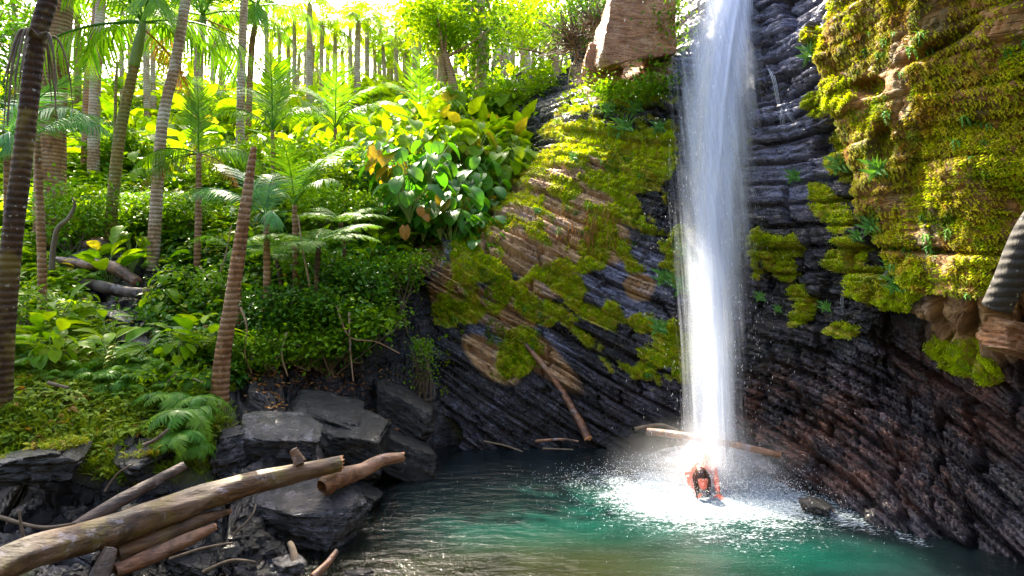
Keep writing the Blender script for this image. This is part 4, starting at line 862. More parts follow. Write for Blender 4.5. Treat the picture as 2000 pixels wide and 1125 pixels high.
# ================================================================= broadleaf trees
def leafcloud(blobs, n, lt, size, seed, flat=.5):
    """blobs: (x, y, z, rx, ry, rz); leaves gathered in clumps so that light shows between them"""
    rg = np.random.default_rng(seed); g = G(); vol = np.array([b[3]*b[4]*b[5] for b in blobs]); pr_ = vol**.7/np.sum(vol**.7)
    nc_ = max(6, n//26); bi = rg.choice(len(blobs), nc_, p=pr_); Bq = np.array(blobs)[bi]
    d = rg.normal(size=(nc_, 3)); d /= np.linalg.norm(d, axis=1, keepdims=True); c = Bq[:, :3]+d*Bq[:, 3:]*(rg.random((nc_, 1))**.45)
    k = rg.integers(0, nc_, n); cs = size*rg.uniform(1.3, 3.2, nc_)
    pos = c[k]+rg.normal(size=(n, 3))*cs[k][:, None]*np.array([1, 1, .6])
    fw = rg.normal(size=(n, 3))*[1, 1, .5]+[0, 0, -.35]; up = rg.normal(size=(n, 3))*flat+[0, 0, 1]
    s = size*rg.uniform(.6, 1.3, n); g.scatter(lt, pos, frames(fw, up), s, np.clip(rg.random(nc_)[k]*.7+rg.random(n)*.3, 0, 1)); return g
def tree(label, b, top, r, blobs, n, size, mat='mid', bark='treebark', cat='tree', grp=None, seed=1, name='tree', branches=7):
    """b base, top of the bole; blobs of foliage relative to the base"""
    e = empty(name, b, label, cat, grp); rg = np.random.default_rng(seed); t = np.array(top)-b
    g = G(); mid = t*.5+np.array([rg.normal()*.12*r*6, 0, 0]); V, Q = tube([[0, 0, -.2], mid, t], [r*1.2, r, r*.55], 10, .12, seed=seed, sub=10); g.add(V, Q)
    ob('trunk', g.mesh('trunk'), M[bark], e)
    for k in range(branches):
        bb = np.array(blobs[k % len(blobs)]); s = t*rg.uniform(.45, 1.0); q = bb[:3]+rg.normal(size=3)*bb[3:]*.45
        V, Q = tube([s, (s+q)/2+rg.normal(size=3)*.1, q], [r*.38, r*.22, r*.08], 6, .1, seed=k, sub=5); ob('branch', mesh('branch', V, Q), M[bark], e)
    ob('crown', leafcloud(blobs, n, L_SMALL, size, seed).mesh('crown', False), M[mat], e); return e
def T(px, Y, pyt, r, bl, n, size, mat, label, seed, bark='treebark', grp=None, lean=0, br=7):
    b = gy(px, Y); t = P(px+lean, pyt, Y); L = []
    for (qx, qy, rx, ry) in bl:
        c = P(qx, qy, Y)-b; L.append((c[0], c[1]+RG.uniform(-.5, .5), c[2], rx*Y/F, rx*Y/F*.9, ry*Y/F))
    return tree(label, b, t, r, L, n, size, mat, bark, 'tree', grp, seed, branches=br)
T(938, 19, -60, .16, [(930, 30, 70, 60), (905, 80, 50, 45), (955, 110, 45, 50), (890, 20, 60, 40), (985, 60, 60, 40), (940, 160, 35, 35)], 3200, .14, 'mid', 'leafy vine wrapped pale tree in the top centre', 1)
T(926, 19.6, -60, .13, [(915, -30, 60, 40)], 900, .15, 'mid', 'second slim pale bole beside the vine wrapped tree', 2)
T(880, 17.5, 90, .13, [(850, 60, 50, 30), (890, 50, 50, 30), (830, 20, 60, 30)], 2200, .14, 'bright', 'bright orange lit slender tree leaning left of the vine wrapped tree', 3, 'palmbark', lean=-16)
T(868, 18.3, 80, .13, [(860, 20, 50, 35)], 800, .14, 'bright', 'brown slender tree close behind the orange lit one', 4, 'treebark', lean=-4)
T(988, 23, 60, .34, [(990, 20, 70, 35)], 1200, .16, 'bright', 'very thick pale trunk right of the vine wrapped tree', 5, 'palmbark_pale')
T(1018, 24, 60, .22, [(1030, 30, 60, 40)], 1000, .16, 'bright', 'pale hazy trunk between the thickest pale trunk and the cliff', 6, 'palmbark_pale')
T(1085, 17, 60, .12, [(1080, 40, 75, 55), (1120, 20, 60, 40), (1040, 70, 55, 45), (1090, 110, 50, 30), (1100, -20, 70, 40)], 2600, .12, 'bright', 'green canopy tree overhanging left of the tan cliff block', 7)
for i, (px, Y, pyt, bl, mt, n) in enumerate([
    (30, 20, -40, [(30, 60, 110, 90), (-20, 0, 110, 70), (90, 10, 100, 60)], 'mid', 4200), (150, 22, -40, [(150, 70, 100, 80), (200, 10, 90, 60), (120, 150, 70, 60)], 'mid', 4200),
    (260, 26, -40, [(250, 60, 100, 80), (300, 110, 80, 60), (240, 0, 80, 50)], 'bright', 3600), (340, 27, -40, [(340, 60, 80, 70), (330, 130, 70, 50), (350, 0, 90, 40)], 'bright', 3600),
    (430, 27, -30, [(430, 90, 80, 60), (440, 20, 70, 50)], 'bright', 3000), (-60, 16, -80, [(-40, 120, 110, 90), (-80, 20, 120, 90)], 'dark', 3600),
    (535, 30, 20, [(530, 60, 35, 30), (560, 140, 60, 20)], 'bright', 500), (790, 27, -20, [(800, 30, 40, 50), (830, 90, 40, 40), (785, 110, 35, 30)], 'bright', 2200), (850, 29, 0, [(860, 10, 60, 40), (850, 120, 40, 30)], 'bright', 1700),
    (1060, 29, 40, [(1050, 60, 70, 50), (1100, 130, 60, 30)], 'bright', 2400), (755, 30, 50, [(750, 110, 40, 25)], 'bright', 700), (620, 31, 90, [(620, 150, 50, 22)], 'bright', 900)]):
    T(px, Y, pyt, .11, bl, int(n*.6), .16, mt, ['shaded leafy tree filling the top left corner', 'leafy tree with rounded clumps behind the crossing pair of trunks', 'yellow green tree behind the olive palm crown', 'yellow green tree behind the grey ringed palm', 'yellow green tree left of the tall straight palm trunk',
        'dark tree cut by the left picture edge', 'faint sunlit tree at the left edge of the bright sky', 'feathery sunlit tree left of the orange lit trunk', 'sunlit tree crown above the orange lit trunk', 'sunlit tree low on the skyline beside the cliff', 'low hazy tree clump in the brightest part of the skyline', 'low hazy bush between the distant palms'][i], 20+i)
# bare grey shrub at the cliff top
def bareshrub(label, b, n, L, seed):
    e = empty('bare_shrub', b, label, 'shrub'); rg = np.random.default_rng(seed); g = G()
    for k in range(n):
        d = rg.normal(size=3)*[1, .7, .8]+[-.1, -.2, .5]; d /= np.linalg.norm(d); p = [np.zeros(3)]
        for q in range(4): p.append(p[-1]+d*L*.27*rg.uniform(.6, 1.2)); d = d+rg.normal(size=3)*.45; d /= np.linalg.norm(d)
        V, Q = tube(p, [.02, .014, .009, .006, .003], 4, 0, seed=k, sub=3, capend=False); g.add(V, Q)
    ob('branches', g.mesh('branches'), M['twig'], e); ob('foliage', leafcloud([(0, 0, .4, L*.8, L*.6, L*.6)], 900, L_SMALL, .06, seed).mesh('foliage', False), M['dark'], e)
bareshrub('grey tangled nearly bare shrub clinging left of the tan block', P(1125, 90, 12.3), 120, 1.0, 3)
bareshrub('small tangled twiggy shrub on the cliff top beside the sky gap', P(1165, 45, 12.0), 60, .6, 4)
# ================================================================= bank plants
def plantmesh(kind, seed):
    """stems and leaves of a broad leaved plant, about 1 m tall"""
    rg = np.random.default_rng(seed); gs = G(); gl = G(); n = {'heart': 15, 'banana': 10, 'ginger': 9}[kind]
    for k in range(n):
        a = k*2.4+rg.uniform(-.4, .4); h = rg.uniform(.35, 1.05); o = rg.uniform(.15, .55)*(.4+h*.6); tip = np.array([math.cos(a)*o, math.sin(a)*o, h])
        V, Q = tube([[0, 0, 0], tip*[.4, .4, .6], tip], [.014, .011, .007], 5, sub=3, capend=False); gs.add(V, Q)
        d = np.array([[math.cos(a), math.sin(a), -.55 if kind == 'heart' else .75]]); d[0] += rg.normal(0, .2, 3)
        s = rg.uniform(.26, .42) if kind == 'heart' else rg.uniform(.5, .8)
        gl.scatter(L_HEART if kind == 'heart' else L_BANANA, tip[None], frames(d, (math.cos(a)*.4, math.sin(a)*.4-.3, 1)), np.array([s]))
    if kind == 'ginger':
        for k in range(6):
            a = rg.uniform(0, 6.28); o = rg.uniform(.2, .5); tip = np.array([math.cos(a)*o, math.sin(a)*o, rg.uniform(.7, 1.2)])
            gs.add(*tube([[0, 0, 0], tip*[.3, .3, .6], tip], [.012, .01, .006], 5, sub=3, capend=False))
            for q in range(9):
                t = .35+.65*q/8; c = tip*[t**1.6, t**1.6, t]; aa = a+(1 if q % 2 else -1)*1.2
                gl.scatter(L_LANCE, c[None], frames(np.array([[math.cos(aa), math.sin(aa), .25]])), np.array([.3]))
    return gs.mesh('stems'), gl.mesh('leaves')
PM = {k: [plantmesh(k, 100+i+ord(k[0])) for i in range(3)] for k in ('heart', 'banana', 'ginger')}
for k, l in PM.items():
    for a, b in l: a.materials.append(M['crownshaft']); b.materials.append(M['heart'] if k == 'heart' else M['bright'])
PM['heartb'] = []
for a, b in PM['heart']:
    b2_ = b.copy(); b2_.materials.clear(); b2_.materials.append(M['bright']); PM['heartb'].append((a, b2_))
def plant(kind, loc, s, label, grp, name='broad_leaved_plant', cat='plant', tilt=0.):
    e = empty(name, loc, label, cat, grp); a, b = random.choice(PM[kind])
    e.rotation_euler = (random.uniform(-.15, .15)-tilt*0, random.uniform(-.15, .15), random.uniform(0, 6.28)); e.scale = (s, s, s)
    ob('stems', a, parent=e); ob('leaves', b, parent=e); return e
# crowded bank between the palms and the cliff
n = 0
for row, (py0, py1, x0, x1, Y, cnt, kd) in enumerate([(400, 360, 735, 960, 11.7, 24, 'heart'), (360, 300, 700, 1010, 12.6, 34, 'heart'), (310, 260, 650, 1050, 13.7, 32, 'heartb'), (270, 225, 640, 1080, 15.2, 26, 'banana'), (230, 205, 600, 1090, 17.5, 22, 'heartb'), (205, 185, 560, 1100, 20.5, 20, 'banana')]):
    for i in range(cnt):
        px = x0+(x1-x0)*(i+random.uniform(.1, .9))/cnt; g0 = gy(px, Y*random.uniform(.96, 1.04))
        if row < 3: t = P(px, (py0+py1)/2+random.uniform(-25, 25)+ (35 if row == 0 else 20), Y); z = max(g0[2]-.1, min(t[2]-.45, g0[2]+.7)); g0[2] = z
        plant(kd, g0, random.uniform(.62, .95)*(1 if row < 2 else 1.15 if row < 4 else 1.4), ['glossy heart leaved plant at the dark foot of the bank above the rock slab', 'glossy heart leaved plant crowding the middle of the bank', 'sunlit broad leaved plant on the upper bank', 'tall paddle leaved plant on top of the bank', 'pale sunlit broad leaved plant on the rise behind the bank', 'hazy paddle leaved plant on the skyline slope'][row],
              ['heart leaved plants at the foot of the bank', 'heart leaved plants in the middle of the bank', 'broad leaved plants on the upper bank', 'paddle leaved plants on the bank', 'broad leaved plants behind the bank', 'paddle leaved plants on the skyline'][row])
for (px, py, Y, s, lab) in [(800, 395, 10.6, .9, 'large leaved climber with a yellowing leaf hanging over the rock slab'), (785, 350, 10.9, .9, 'large leaved climber above the yellowing one'), (755, 330, 11, .8, 'large leaved climber left of the yellowing one'), (838, 330, 11.1, .8, 'pale leaved climber right above the dark gap')]:
    e = plant('heart', P(px, py, Y)-[0, 0, .35], s, lab, None, 'climbing_plant', 'climber')
b_ = P(820, 405, 10.3)
for off, fw, sz_, lab in [([0, 0, 0], [.3, -.3, -1], .16, 'upper yellow withered leaf hanging beside the large climber'), ([.08, 0, -.12], [.5, -.4, -.8], .13, 'small brown curled leaf just below the yellow withered one'), ([-.24, .02, -.3], [0, -.2, -1], .22, 'lowest ochre withered leaf hanging under the large climber')]:
    g = G(); g.scatter(L_HEART, np.array([off], float), frames([fw], (0, -1, .3)), np.array([sz_])); tag(ob('withered_leaf', g.mesh('withered_leaf'), M['deadleaf'], loc=b_), lab, 'leaf')

for i, (px, Y, s) in enumerate([(215, 10, 1.0), (258, 10.6, 1.1), (195, 11.5, 1.), (330, 12, 1.1), (300, 13.5, 1.2), (120, 12, 1.1), (360, 15, 1.3), (420, 15, 1.3), (260, 16, 1.3), (470, 17, 1.4), (520, 15.5, 1.3), (560, 14, 1.2), (600, 15, 1.3), (620, 13, 1.1), (80, 15, 1.2), (160, 17, 1.3), (320, 18, 1.5), (400, 19, 1.5), (500, 20, 1.5), (570, 19, 1.5), (30, 12, 1.1), (230, 20, 1.5), (440, 22, 1.7), (540, 23, 1.7), (640, 22, 1.6), (280, 23, 1.7), (360, 23, 1.7), (120, 21, 1.6)]):
    plant(['banana', 'heartb', 'ginger'][i % 3], gy(px, Y), s*(.68 if Y < 13 else .9), ['paddle leaved plant rising among the palm trunks on the left slope', 'round leaved bright plant among the palm trunks on the left slope', 'cane stemmed lance leaved plant on the left slope'][i % 3], ['paddle leaved plants on the left slope', 'round leaved plants on the left slope', 'cane plants on the left slope'][i % 3])

SW = ['low round leaved plant in the shade of the lower left slope', 'low cane stemmed plant on the lower left slope', 'low heart leaved plant on the middle slope near the shrubs', 'low cane stemmed plant between the shrubs of the middle slope']
for i in range(84):
    lo = i < 48
    px, py = (random.uniform(20, 470), random.uniform(440, 735)) if lo else (random.uniform(470, 780), random.uniform(400, 560))
    q = ground(px, py)
    if rockm(np.array(px), np.array(py), q[0], q[1]) > .5: continue
    k_ = i % 2; plant((['heartb', 'ginger'] if lo else ['heart', 'ginger'])[k_], q, random.uniform(.28, .5) if lo else random.uniform(.4, .6), SW[(0 if lo else 2)+k_], SW[(0 if lo else 2)+k_].replace('plant', 'plants').replace('low ', ''))
# tree ferns and ferns
BP = [bipinnate(1., 20, .30, r, c, i, 10).mesh('frond') for i, (r, c) in enumerate([(.75, 1.1), (.45, 1.0), (.2, .9)])]
for b in BP: b.materials.append(M['fern'])
def treefern(label, base, top, fr, name='tree_fern', r=.035):
    e = empty(name, base, label, 'tree fern'); V, Q = tube([[0, 0, -.1], (top-base)*.5, top-base], [r*1.3, r, r], 9, .3, seed=4); ob('trunk', mesh('trunk', V, Q), M['palmbark_dark'], e)
    for az, L, k in fr: addfrond(e, top-base, R_(az), L, k, BP)
treefern('large tree fern with flat lacy fronds right of the headless trunk', gy(610, 8.9), P(622, 478, 8.9), [(178, 1.05, 2), (205, .95, 1), (150, .9, 1), (25, 1.0, 0), (-8, .95, 1), (60, .9, 0), (-40, .8, 1), (100, .9, 0), (240, .8, 2), (-85, .75, 2)])
treefern('second tree fern with bright fronds close under the broad leaved bank', gy(690, 9.9), P(665, 435, 9.9), [(180, .9, 1), (0, .9, 1), (40, .9, 0), (140, .9, 0), (-50, .8, 1), (230, .8, 1)])
treefern('small tree fern half hidden by shrubs below the larger one', gy(560, 9.6), P(540, 500, 9.6), [(180, .8, 1), (0, .7, 1), (60, .7, 0), (130, .8, 0), (-60, .6, 2)])
treefern('yellow green tree fern on the slope beyond the trail', gy(300, 12), P(300, 395, 12), [(180, .9, 1), (0, .9, 1), (60, .9, 0), (130, .9, 0), (-60, .9, 1), (240, .8, 1)])
def fernmesh(seed, n=11, L=.45, drp=0):
    g = G(); rg = np.random.default_rng(seed)
    for k in range(n):
        f = frond(L*rg.uniform(.7, 1.1), 17, .38*L, rg.uniform(.5, 1.1)-drp, 1.5, .5, 74, 1., .006, seed*20+k, ST2, lambda t: np.clip((1.04-t)/.8, 0, 1)**.7, 0., .1); V = np.concatenate(f.V); az = k*2.4+rg.uniform(-.3, .3)
        c, s = math.cos(az), math.sin(az); W = V.copy(); W[:, 0] = V[:, 0]*c-V[:, 1]*s; W[:, 1] = V[:, 0]*s+V[:, 1]*c; g.add(W, np.concatenate(f.Q), rg.random())
    return g.mesh('fern')
FM = [fernmesh(i) for i in range(3)]+[fernmesh(9, 12, .5, .7)]
for f in FM: f.materials.append(M['fern'])
FMD = [f.copy() for f in FM]
for f in FMD: f.materials.clear(); f.materials.append(M['mid'])
def fern(loc, s, label, grp, k=None, dark=False, rot=None):
    o = ob('fern', (FMD if dark else FM)[random.randrange(3) if k is None else k], loc=loc); o.scale = (s, s, s); o.rotation_euler = rot or (random.uniform(-.2, .2), random.uniform(-.2, .2), random.uniform(0, 6.28)); return tag(o, label, 'fern', grp)
for (px, py, Y, s, lab) in [(365, 800, 6.3, .95, 'bright drooping fern hanging over the dark ledge left of the headless trunk'), (350, 845, 6.15, .85, 'lower fern tumbling toward the thin grey log'), (395, 775, 6.6, .8, 'fern at the foot of the headless trunk'), (330, 770, 6.7, .8, 'fern in the grass left of the drooping fern'), (378, 865, 6.1, .6, 'smallest fern above the thin grey log tip')]:
    fern(P(px, py, Y), s, lab, None, 3)
for i in range(70):
    px = random.uniform(-60, 460); py = random.uniform(560, 780); q = ground(px, py)
    if rockm(np.array(px), np.array(py), q[0], q[1]) > .5: continue
    fern(q, random.uniform(.5, .95), 'low bright fern in the grass between the left trunks and the ledges', 'ferns on the lower left slope')
for i in range(60):
    px = random.uniform(20, 760); py = random.uniform(400, 560); q = ground(px, py); fern(q, random.uniform(.8, 1.3), 'fern among the shrubs on the middle slope', 'ferns on the middle slope', dark=i % 2 == 0)

# shrubs
def shrub(px, py, Y, w, h, label, mat='mid', n=1500, size=.07, grp=None, seed=1):
    b = gy(px, Y); c = P(px, py, Y); e = empty('shrub', b, label, 'shrub', grp); rg = np.random.default_rng(seed); g = G(); L = []
    for k in range(6):
        q = c-b+np.array([rg.uniform(-.65, .65)*w, rg.uniform(-.3, .3), rg.uniform(-.9, .5)*h]); L.append((*q, w*.5, w*.45, h*.45))
        for j in range(2):
            q2 = q+rg.normal(size=3)*[w*.35, .25, h*.35]; V, Q = tube([[rg.normal()*.1, 0, -.05], q*.5+rg.normal(size=3)*.1, q2], [.02, .012, .004], 5, .1, seed=j, sub=4, capend=False); g.add(V, Q)
    ob('branches', g.mesh('branches'), M['twig'], e); ob('foliage', leafcloud(L, n, L_SMALL, size, seed).mesh('foliage', False), M[mat], e)
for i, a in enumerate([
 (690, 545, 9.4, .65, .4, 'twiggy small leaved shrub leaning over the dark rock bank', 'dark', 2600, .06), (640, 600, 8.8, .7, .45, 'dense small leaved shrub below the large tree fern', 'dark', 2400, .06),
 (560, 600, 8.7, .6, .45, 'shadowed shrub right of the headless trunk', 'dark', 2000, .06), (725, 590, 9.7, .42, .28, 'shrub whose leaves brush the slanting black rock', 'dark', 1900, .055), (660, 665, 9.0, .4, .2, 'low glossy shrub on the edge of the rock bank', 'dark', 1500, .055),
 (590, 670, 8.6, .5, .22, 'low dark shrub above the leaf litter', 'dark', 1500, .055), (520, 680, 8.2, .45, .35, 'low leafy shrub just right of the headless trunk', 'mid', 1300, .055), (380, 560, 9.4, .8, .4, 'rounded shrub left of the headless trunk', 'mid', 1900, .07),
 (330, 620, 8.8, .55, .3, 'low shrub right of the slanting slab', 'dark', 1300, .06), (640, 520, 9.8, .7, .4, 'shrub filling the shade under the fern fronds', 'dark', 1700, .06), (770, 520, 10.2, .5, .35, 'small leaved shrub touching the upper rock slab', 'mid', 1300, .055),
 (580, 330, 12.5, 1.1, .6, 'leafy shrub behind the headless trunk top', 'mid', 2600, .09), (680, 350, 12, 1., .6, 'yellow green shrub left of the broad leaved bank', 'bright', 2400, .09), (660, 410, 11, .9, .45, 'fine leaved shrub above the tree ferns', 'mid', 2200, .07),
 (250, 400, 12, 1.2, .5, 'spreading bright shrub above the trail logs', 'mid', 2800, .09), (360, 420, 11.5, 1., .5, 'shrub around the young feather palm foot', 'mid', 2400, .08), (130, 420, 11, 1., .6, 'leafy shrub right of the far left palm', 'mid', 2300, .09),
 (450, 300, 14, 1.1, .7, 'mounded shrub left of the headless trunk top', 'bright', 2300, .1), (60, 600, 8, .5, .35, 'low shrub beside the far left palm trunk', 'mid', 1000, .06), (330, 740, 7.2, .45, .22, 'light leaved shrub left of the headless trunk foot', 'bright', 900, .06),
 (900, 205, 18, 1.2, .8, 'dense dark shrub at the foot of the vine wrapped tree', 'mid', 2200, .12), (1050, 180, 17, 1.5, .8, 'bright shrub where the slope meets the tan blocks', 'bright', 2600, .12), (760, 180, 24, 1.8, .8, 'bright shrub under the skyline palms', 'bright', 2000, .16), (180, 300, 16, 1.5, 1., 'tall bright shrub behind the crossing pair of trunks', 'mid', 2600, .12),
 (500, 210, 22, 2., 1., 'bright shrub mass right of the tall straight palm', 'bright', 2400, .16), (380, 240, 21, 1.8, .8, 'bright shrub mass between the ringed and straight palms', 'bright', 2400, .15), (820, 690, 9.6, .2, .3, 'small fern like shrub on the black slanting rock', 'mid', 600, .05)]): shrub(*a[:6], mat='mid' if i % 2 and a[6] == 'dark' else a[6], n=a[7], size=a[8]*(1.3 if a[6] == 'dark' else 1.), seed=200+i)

# bare stems and vines looping through the shrubs
for lab, pts in [('pale crooked vine stem looping over the dark shrubs', [(655, 590, 8.6), (672, 640, 8.5), (690, 662, 8.5), (735, 668, 8.6), (780, 690, 8.8)]), ('bare forked stem left of the looping vine', [(470, 600, 7.9), (482, 640, 7.9), (478, 690, 7.9), (492, 730, 7.9)]),
    ('thin bare stem hanging straight down below the vine', [(682, 610, 8.5), (684, 680, 8.5), (690, 745, 8.4)]), ('slender twig arching out over the leaf litter', [(560, 650, 8.2), (550, 690, 8.1), (562, 735, 8.0)]), ('thin curved branch above the trail shrubs', [(390, 520, 9.4), (410, 545, 9.3), (440, 560, 9.2)]),
    ('orange brown dead stem inside the shade right of the headless trunk', [(585, 585, 9.), (612, 630, 8.9), (640, 655, 8.8)]), ('thin straight pole standing beside the tree fern', [(605, 560, 8.7), (590, 480, 8.8), (582, 420, 8.9)]), ('slim green stem leaning behind the headless trunk', [(420, 560, 9.4), (440, 500, 9.5), (452, 440, 9.6)])]:
    log('vine', lab, 'vine', [P(*q) for q in pts], list(np.linspace(.014, .008, len(pts))), 'treebark', .2, 6, len(pts))
# ---------------------------------------------------------------- ground cover (nobody could count it)
def groundpts(n, u0, u1, y0, y1, keep, seed):
    rg = np.random.default_rng(seed); u = rg.uniform(u0, u1, n); Y = np.exp(rg.uniform(math.log(y0), math.log(y1), n)); x = (u-1000)/F*Y; z = hz_at(x, Y); py = 562.5+(H-z)*F/Y
    ok = keep(u, py, x, Y, z, rg); return np.stack([x, Y, z], 1)[ok], rg
def clump(seed, n=8, lt=L_MED, sp=.5, h=.5):
    g = G(); rg = np.random.default_rng(seed)
    a = rg.uniform(0, 6.28, n); o = rg.uniform(.1, sp, n); pos = np.stack([np.cos(a)*o*.4, np.sin(a)*o*.4, rg.uniform(.1, h, n)], 1)
    g.scatter(lt, pos, frames(np.stack([np.cos(a), np.sin(a), rg.uniform(-.4, .4, n)], 1)), rg.uniform(.35, .6, n)); return np.concatenate(g.V), np.concatenate(g.Q)
def rz(n, rg, tilt=.2):
    a = rg.uniform(0, 6.28, n); fw = np.stack([np.cos(a), np.sin(a), rg.normal(0, tilt, n)], 1); return frames(fw, np.stack([rg.normal(0, tilt, n), rg.normal(0, tilt, n), np.ones(n)], 1))
nonrock = lambda u, py, x, Y, z, rg: (z > .06) & (rockm(u, py, x, Y)+rg.uniform(-.15, .15, len(u)) < .42) & (u < 1000+(Y-11.3)*60) & ((py < 720)|(u < 470)) & ((py < 860)|(u < 330))
def cover(name, n, u0, u1, y0, y1, size, mat, seeds, label, lt=L_MED, extra=None, cn=8):
    kp = nonrock if extra is None else (lambda *a: nonrock(*a) & extra(*a)); g = G()
    for s in seeds:
        p, rg = groundpts(n//len(seeds), u0, u1, y0, y1, kp, s); dens = fbm(p[:, 0]*.9, p[:, 1]*.9, 0, 3, s); p = p[dens > -.16]
        sc = size*rg.uniform(.5, 1.35, len(p))*(.55+p[:, 1]/14)
        lift = rg.random(len(p))**2*.35*ss(7, 10, p[:, 1]); p[:, 2] += lift
        g.scatter(clump(s, cn, lt), p, rz(len(p), rg), sc)
    tag(ob(name, g.mesh(name, False), M[mat]), label, 'ground cover', kind='stuff')
cover('ground_cover', 25000, -1000, 1120, 7.4, 34, .22, 'mid', (1, 2, 3), 'mixed green undergrowth over the slope')
cover('ground_cover', 12000, -1000, 1120, 8.5, 36, .27, 'bright', (4, 5), 'light green undergrowth over the slope')
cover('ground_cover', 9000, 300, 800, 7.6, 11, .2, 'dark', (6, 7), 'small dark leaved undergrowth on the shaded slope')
cover('ground_cover', 10000, -900, 480, 5.2, 9, .13, 'grass', (8, 9), 'low leafy weeds on the lower left slope')
gb = G(); rg = np.random.default_rng(4)
for k in range(9):
    a = rg.uniform(0, 6.28); gb.scatter(L_BLADE, np.array([[math.cos(a)*.12, math.sin(a)*.12, 0]]), frames(np.array([[math.cos(a)*.5, math.sin(a)*.5, 1.]])), np.array([rg.uniform(.6, 1.1)]))
gt = (np.concatenate(gb.V), np.concatenate(gb.Q)); g = G()
p, rg = groundpts(24000, -900, 470, 4.9, 9.5, lambda u, py, x, Y, z, rg: (z > .3) & (rockm(u, py, x, Y)+rg.uniform(-.45, .1, len(u)) < .45), 12)
p = p[fbm(p[:, 0]*2, p[:, 1]*2, 0, 3, 5) > -.12]; g.scatter(gt, p, rz(len(p), rg, .25), rg.uniform(.05, .15, len(p)))
tag(ob('grass', g.mesh('grass', False), M['grass']), 'short yellow green grass over the lower left slope', 'grass', kind='stuff')
# grass and moss on the ledges
W = np.concatenate(LEDGE['rock_ledge']); rg = np.random.default_rng(6); W = W[(rg.random(len(W)) < .35) & (fbm(W[:, 0]*3, W[:, 1]*3, W[:, 2]*3, 3, 9) > -.02)]; W = W[W[:, 2] > .45]
g = G(); g.scatter(gt, W, rz(len(W), rg, .4), rg.uniform(.04, .12, len(W))); tag(ob('grass', g.mesh('grass', False), M['grass']), 'grass tufts growing on the flat slate ledges', 'grass', kind='stuff')
g = G(); W = W[rg.random(len(W)) < .5]; g.scatter(clump(3, 8, L_SMALL), W, rz(len(W), rg, .4), rg.uniform(.05, .12, len(W))); tag(ob('ground_cover', g.mesh('ground_cover', False), M['mossdim']), 'olive moss and weeds on the flat slate ledges', 'ground cover', kind='stuff')
# rubble of small dark stones at the foot of the logs
V_, T_ = [], []
bm = bmesh.new(); bmesh.ops.create_icosphere(bm, subdivisions=2, radius=1); sv = np.array([v.co[:] for v in bm.verts]); sf = np.array([[v.index for v in f.verts] for f in bm.faces]); bm.free()
p, rg = groundpts(1500, 120, 760, 4.5, 7.2, lambda u, py, x, Y, z, rg: (z > -.12) & (z < .55) & (py > 900), 17); nv_ = 0
for q in p:
    d = sv.copy()
    for k in range(5):
        n_ = rg.normal(size=3); n_ /= np.linalg.norm(n_); s_ = d@n_; d = d-np.where(s_ > .55, s_-.55, 0)[:, None]*n_
    d = d*rg.uniform(.5, 1.2, 3)*abs(rg.normal(.035, .03))+q; V_.append(d); T_.append(sf+nv_); nv_ += len(d)
tag(ob('rubble', mesh('rubble', np.concatenate(V_), np.zeros((0, 4)), T=np.concatenate(T_), smooth=False), M['boulder_dark']), 'small dark stones and gravel at the water edge under the logs', 'rubble', kind='stuff')
# fallen leaves on the bank
p, rg = groundpts(2600, 480, 860, 6.5, 9.6, lambda u, py, x, Y, z, rg: (z > .05) & (rg.random(len(u)) < .25+blob(u, py, [(640, 770, 170, 50, 8)], .5)), 14)
g = G(); g.scatter(L_SMALL, p+[0, 0, .02], rz(len(p), rg, .35), rg.uniform(.03, .07, len(p))); tag(ob('fallen_leaves', g.mesh('fallen_leaves', False), M['deadleaf']), 'brown fallen leaves littering the rock bank', 'leaf litter', kind='stuff')

# ---------------------------------------------------------------- moss and little ferns on the cliff
rg = np.random.default_rng(21)
def cliffpts(mask, n, seed, lo=.35):
    rg = np.random.default_rng(seed); i = rg.integers(1, r2-2, n*6); j = rg.integers(1, c2-2, n*6)
    w = mask[i, j]*(CU[i, j] < 2250)*(CPY[i, j] > -160)
    area = CY[i, j]/8.; ok = (rg.random(len(i)) < w*area) & (w > lo); i = i[ok][:n]; j = j[ok][:n]
    a = rg.random((len(i), 1)); b = rg.random((len(i), 1))
    p = CG[i, j]*(1-a)*(1-b)+CG[i+1, j]*a*(1-b)+CG[i, j+1]*(1-a)*b+CG[i+1, j+1]*a*b
    return p, Nn[i, j], rg, i, j
def tuft(n, lt, seed, sp=.35, dr=.5):
    g = G(); rg = np.random.default_rng(seed); d = rg.normal(size=(n, 3))*[.5, .8, .8]+[.8, 0, -dr]; g.scatter(lt, rg.normal(size=(n, 3))*[.05, sp, sp], frames(d), rg.uniform(.5, 1., n)); return np.concatenate(g.V), np.concatenate(g.Q)
def mossy(name, mask, n, size, mat, label, lt, seed, nl=7, dr=.5, lo=.12):
    g = G()
    p, N, rg, i, j = cliffpts(mask, n, seed, lo); g.scatter(tuft(nl, lt, seed, dr=dr), p+N*.01, frames(N, (0, 0, 1)), size*rg.uniform(.5, 1.5, len(p)), np.clip(.5+fbm(p[:, 0]*2, p[:, 1]*2, p[:, 2]*2, 3, 4)*1.3+rg.normal(0, .16, len(p)), 0, .99))
    tag(ob(name, g.mesh(name, False), M[mat]), label, 'moss', kind='stuff')
mossy('moss', np.maximum(mossL, mossR)**1.5, 60000, .029, 'mossleaf', 'thick yellow green moss on the rock around the fall', L_SMALL, 31)
mmix = massm*ss(-.22, .06, fbm(Lw*2.4, CZ*2.4, 0, 5, 51))
mossy('moss', mmix, 60000, .026, 'mossdim', 'olive moss carpet on the overhanging right wall', L_SMALL, 32)
mossy('moss', massm*ss(.0, .14, fbm(Lw*3.1, CZ*2.8, 0, 5, 52)), 16000, .032, 'mossleaf', 'brighter leafy moss tufts on the overhanging right wall', L_SMALL, 33)
